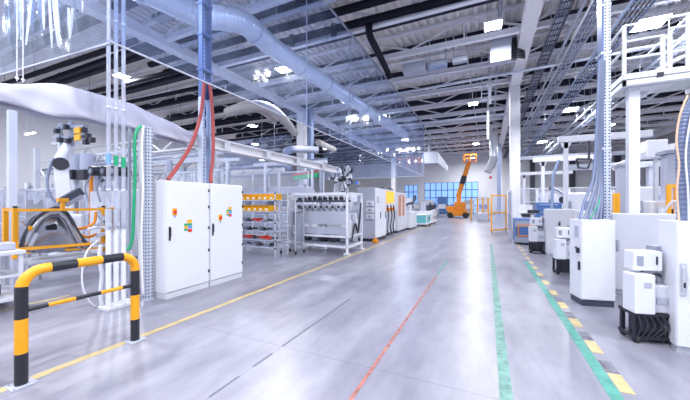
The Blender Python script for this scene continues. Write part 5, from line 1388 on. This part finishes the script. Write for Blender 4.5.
cell(4.2, 10.6, 1.2, 1.4, 1.75, 'white machine cell under the raised walkway')
cell(5.8, 10.9, 1.6, 1.3, 2.1, 'white machine cell right of the one under the walkway')
cell(3.7, 14.5, 1.6, 1.4, 2.05, 'white machine cell behind the T-shaped posts')
cell(6.2, 15.6, 2.2, 1.6, 2.3, 'wide white machine cell in the second row on the right')
cell(4.0, 19.0, 2.0, 1.4, 2.2, 'white machine cell behind the blue drawer cabinet')
cell(7.6, 20.5, 2.6, 1.6, 2.4, 'white machine cell far back between the grey columns')
cell(11.5, 15.5, 2.4, 2.4, 2.5, 'white machine cell near the right wall', m=OFFW)
cell(4.6, 25.5, 2.4, 1.6, 2.4, 'white machine cell beyond the clear fence')
cell(9.0, 28, 3.0, 2.0, 2.6, 'farthest large white machine cell on the right')
cell(14.0, 24, 3.0, 2.4, 2.8, 'white machine cell far off at the right wall', m=OFFW)
for lab, px, y, w, h in (('pale grey square column right of the walkway post', 673, 10.2, .34, 2.9), ('pale grey square column left of the walkway post', 622, 12.0, .26, 2.8), ('pale grey square column deep behind the machine cells', 652, 17, .3, 3.2)):
    p = on_y(px, 180, y)
    t = thing('grey_column', lab, 'column', (p.x, y, 0), 'pale grey columns on the right')
    MB().box(p.x - w / 2, p.x + w / 2, y - w / 2, y + w / 2, 0, h, .01).build('shaft', LGREY, t)
    MB().box(p.x - w * .7, p.x + w * .7, y - w * .7, y + w * .7, h, h + .08).build('cap', GREY, t)
p = on_y(670, 214, 9.8)
t = thing('monitor', 'small dark monitor in front of the pale grey column right of the walkway post', 'monitor', (p.x, 9.8, 1.2))
MB().box(p.x - .2, p.x + .2, 9.76, 9.8, p.z - .12, p.z + .12, .01).build('screen', BLACK, t)
MB().box(p.x - .03, p.x + .03, 9.8, 9.84, 0, p.z).build('stand', OFFW, t)
for lab, pa, pb, y in (('orange door frame left of the walkway post', (613, 196), (617.5, 222), 10.0), ('orange door frame beside the grey column right of the walkway post', (666.5, 187.5), (676, 216), 9.6)):
    a, b_ = on_y(pa[0], pa[1], y), on_y(pb[0], pb[1], y)
    t = thing('orange_doorway', lab, 'doorway', (a.x, y, 0), 'orange door frames')
    MB().box(a.x, a.x + .07, y - .04, y + .04, 0, a.z).box(b_.x - .03, b_.x + .04, y - .04, y + .04, 0, a.z).build('jamb', YEL, t)
    MB().box(a.x, b_.x + .04, y - .04, y + .04, a.z, a.z + .07).build('header', YEL, t)
t = thing('overhead_conveyor', 'white overhead conveyor rising behind the walkway post', 'conveyor', (4.8, 13, 3.0))
MB().bar(on_y(614, 168, 13), on_y(655, 150, 13), .4, .18).build('belt_bed', OFFW, t)
MB().bar(on_y(655, 150, 13), on_y(700, 142, 13), .4, .18).build('upper_bed', WHITE, t)
p = on_y(655, 152, 13); MB().box(p.x - .3, p.x + .2, 12.7, 13.3, p.z - .2, p.z + .35, .03).build('transfer_head', WHITE, t)
for px in (618, 656, 690):
    q_ = on_y(px, 160, 13); MB().box(q_.x - .05, q_.x + .05, 12.95, 13.05, 0, on_y(px, 166 if px < 640 else 152, 13).z).build('leg', OFFW, t)
solo('cross_beam', 'pale crossbeam carried between the grey columns on the right', 'beam', MB().box(3.4, 14, 16.8, 17.1, 3.2, 3.45), LGREY)
solo('cross_beam', 'dark crossbeam far back on the right under the trays', 'beam', MB().box(2.2, 16, 30, 30.3, 5.4, 5.7), GREY)
robot(3.2, 17.3, 'white robot arm behind the machine cells on the right', 150, .75)
robot(8.6, 17.2, 'white robot arm in the second row on the right', 30, .85)
for i in range(4):
    x = 3.0 + i * .55
    solo('hose_unit', '%s small grey pump unit from the left behind the walkway post' % NUM[i].capitalize(), 'pump', MB().box(x - .12, x + .12, 9.0, 9.3, 0, 1.25 + .15 * (i % 2), .03).cyl((x, 9.15), .07, 1.25, 1.6, 10).tube([(x, 9.1, 1.5), (x + .15, 9.0, 1.75), (x + .2, 9.1, 1.2)], .025, 8, 4), (LGREY, OFFW)[i % 2], 'pump units behind the walkway post')

# ================================================================== world, camera, colour
wd = bpy.data.worlds.new('hall_daylight'); bpy.context.scene.world = wd; wd.use_nodes = True
bg = wd.node_tree.nodes['Background']; bg.inputs[0].default_value = (0.80, 0.86, 1.0, 1); bg.inputs[1].default_value = 0.85
cam = bpy.data.cameras.new('camera'); co = bpy.data.objects.new('camera', cam); C.objects.link(co)
co.location = (0, 0, EYE); co.rotation_euler = (PI / 2, 0, TH)
cam.sensor_width = 36; cam.lens = 36 * FPX / 690; cam.shift_y = 3 / 690; cam.clip_start = 0.05; cam.clip_end = 200
sc = bpy.context.scene; sc.camera = co
sc.view_settings.view_transform = 'Standard'; sc.view_settings.look = 'None'
sc.view_settings.gamma = 1; sc.view_settings.use_curve_mapping = False
sc.view_settings.exposure = 0.74
cy = sc.cycles
cy.max_bounces = 10; cy.diffuse_bounces = 4; cy.glossy_bounces = 4; cy.transparent_max_bounces = 24; cy.transmission_bounces = 4
cy.caustics_reflective = False; cy.caustics_refractive = False
cy.use_denoising = True; cy.sample_clamp_indirect = 6.0
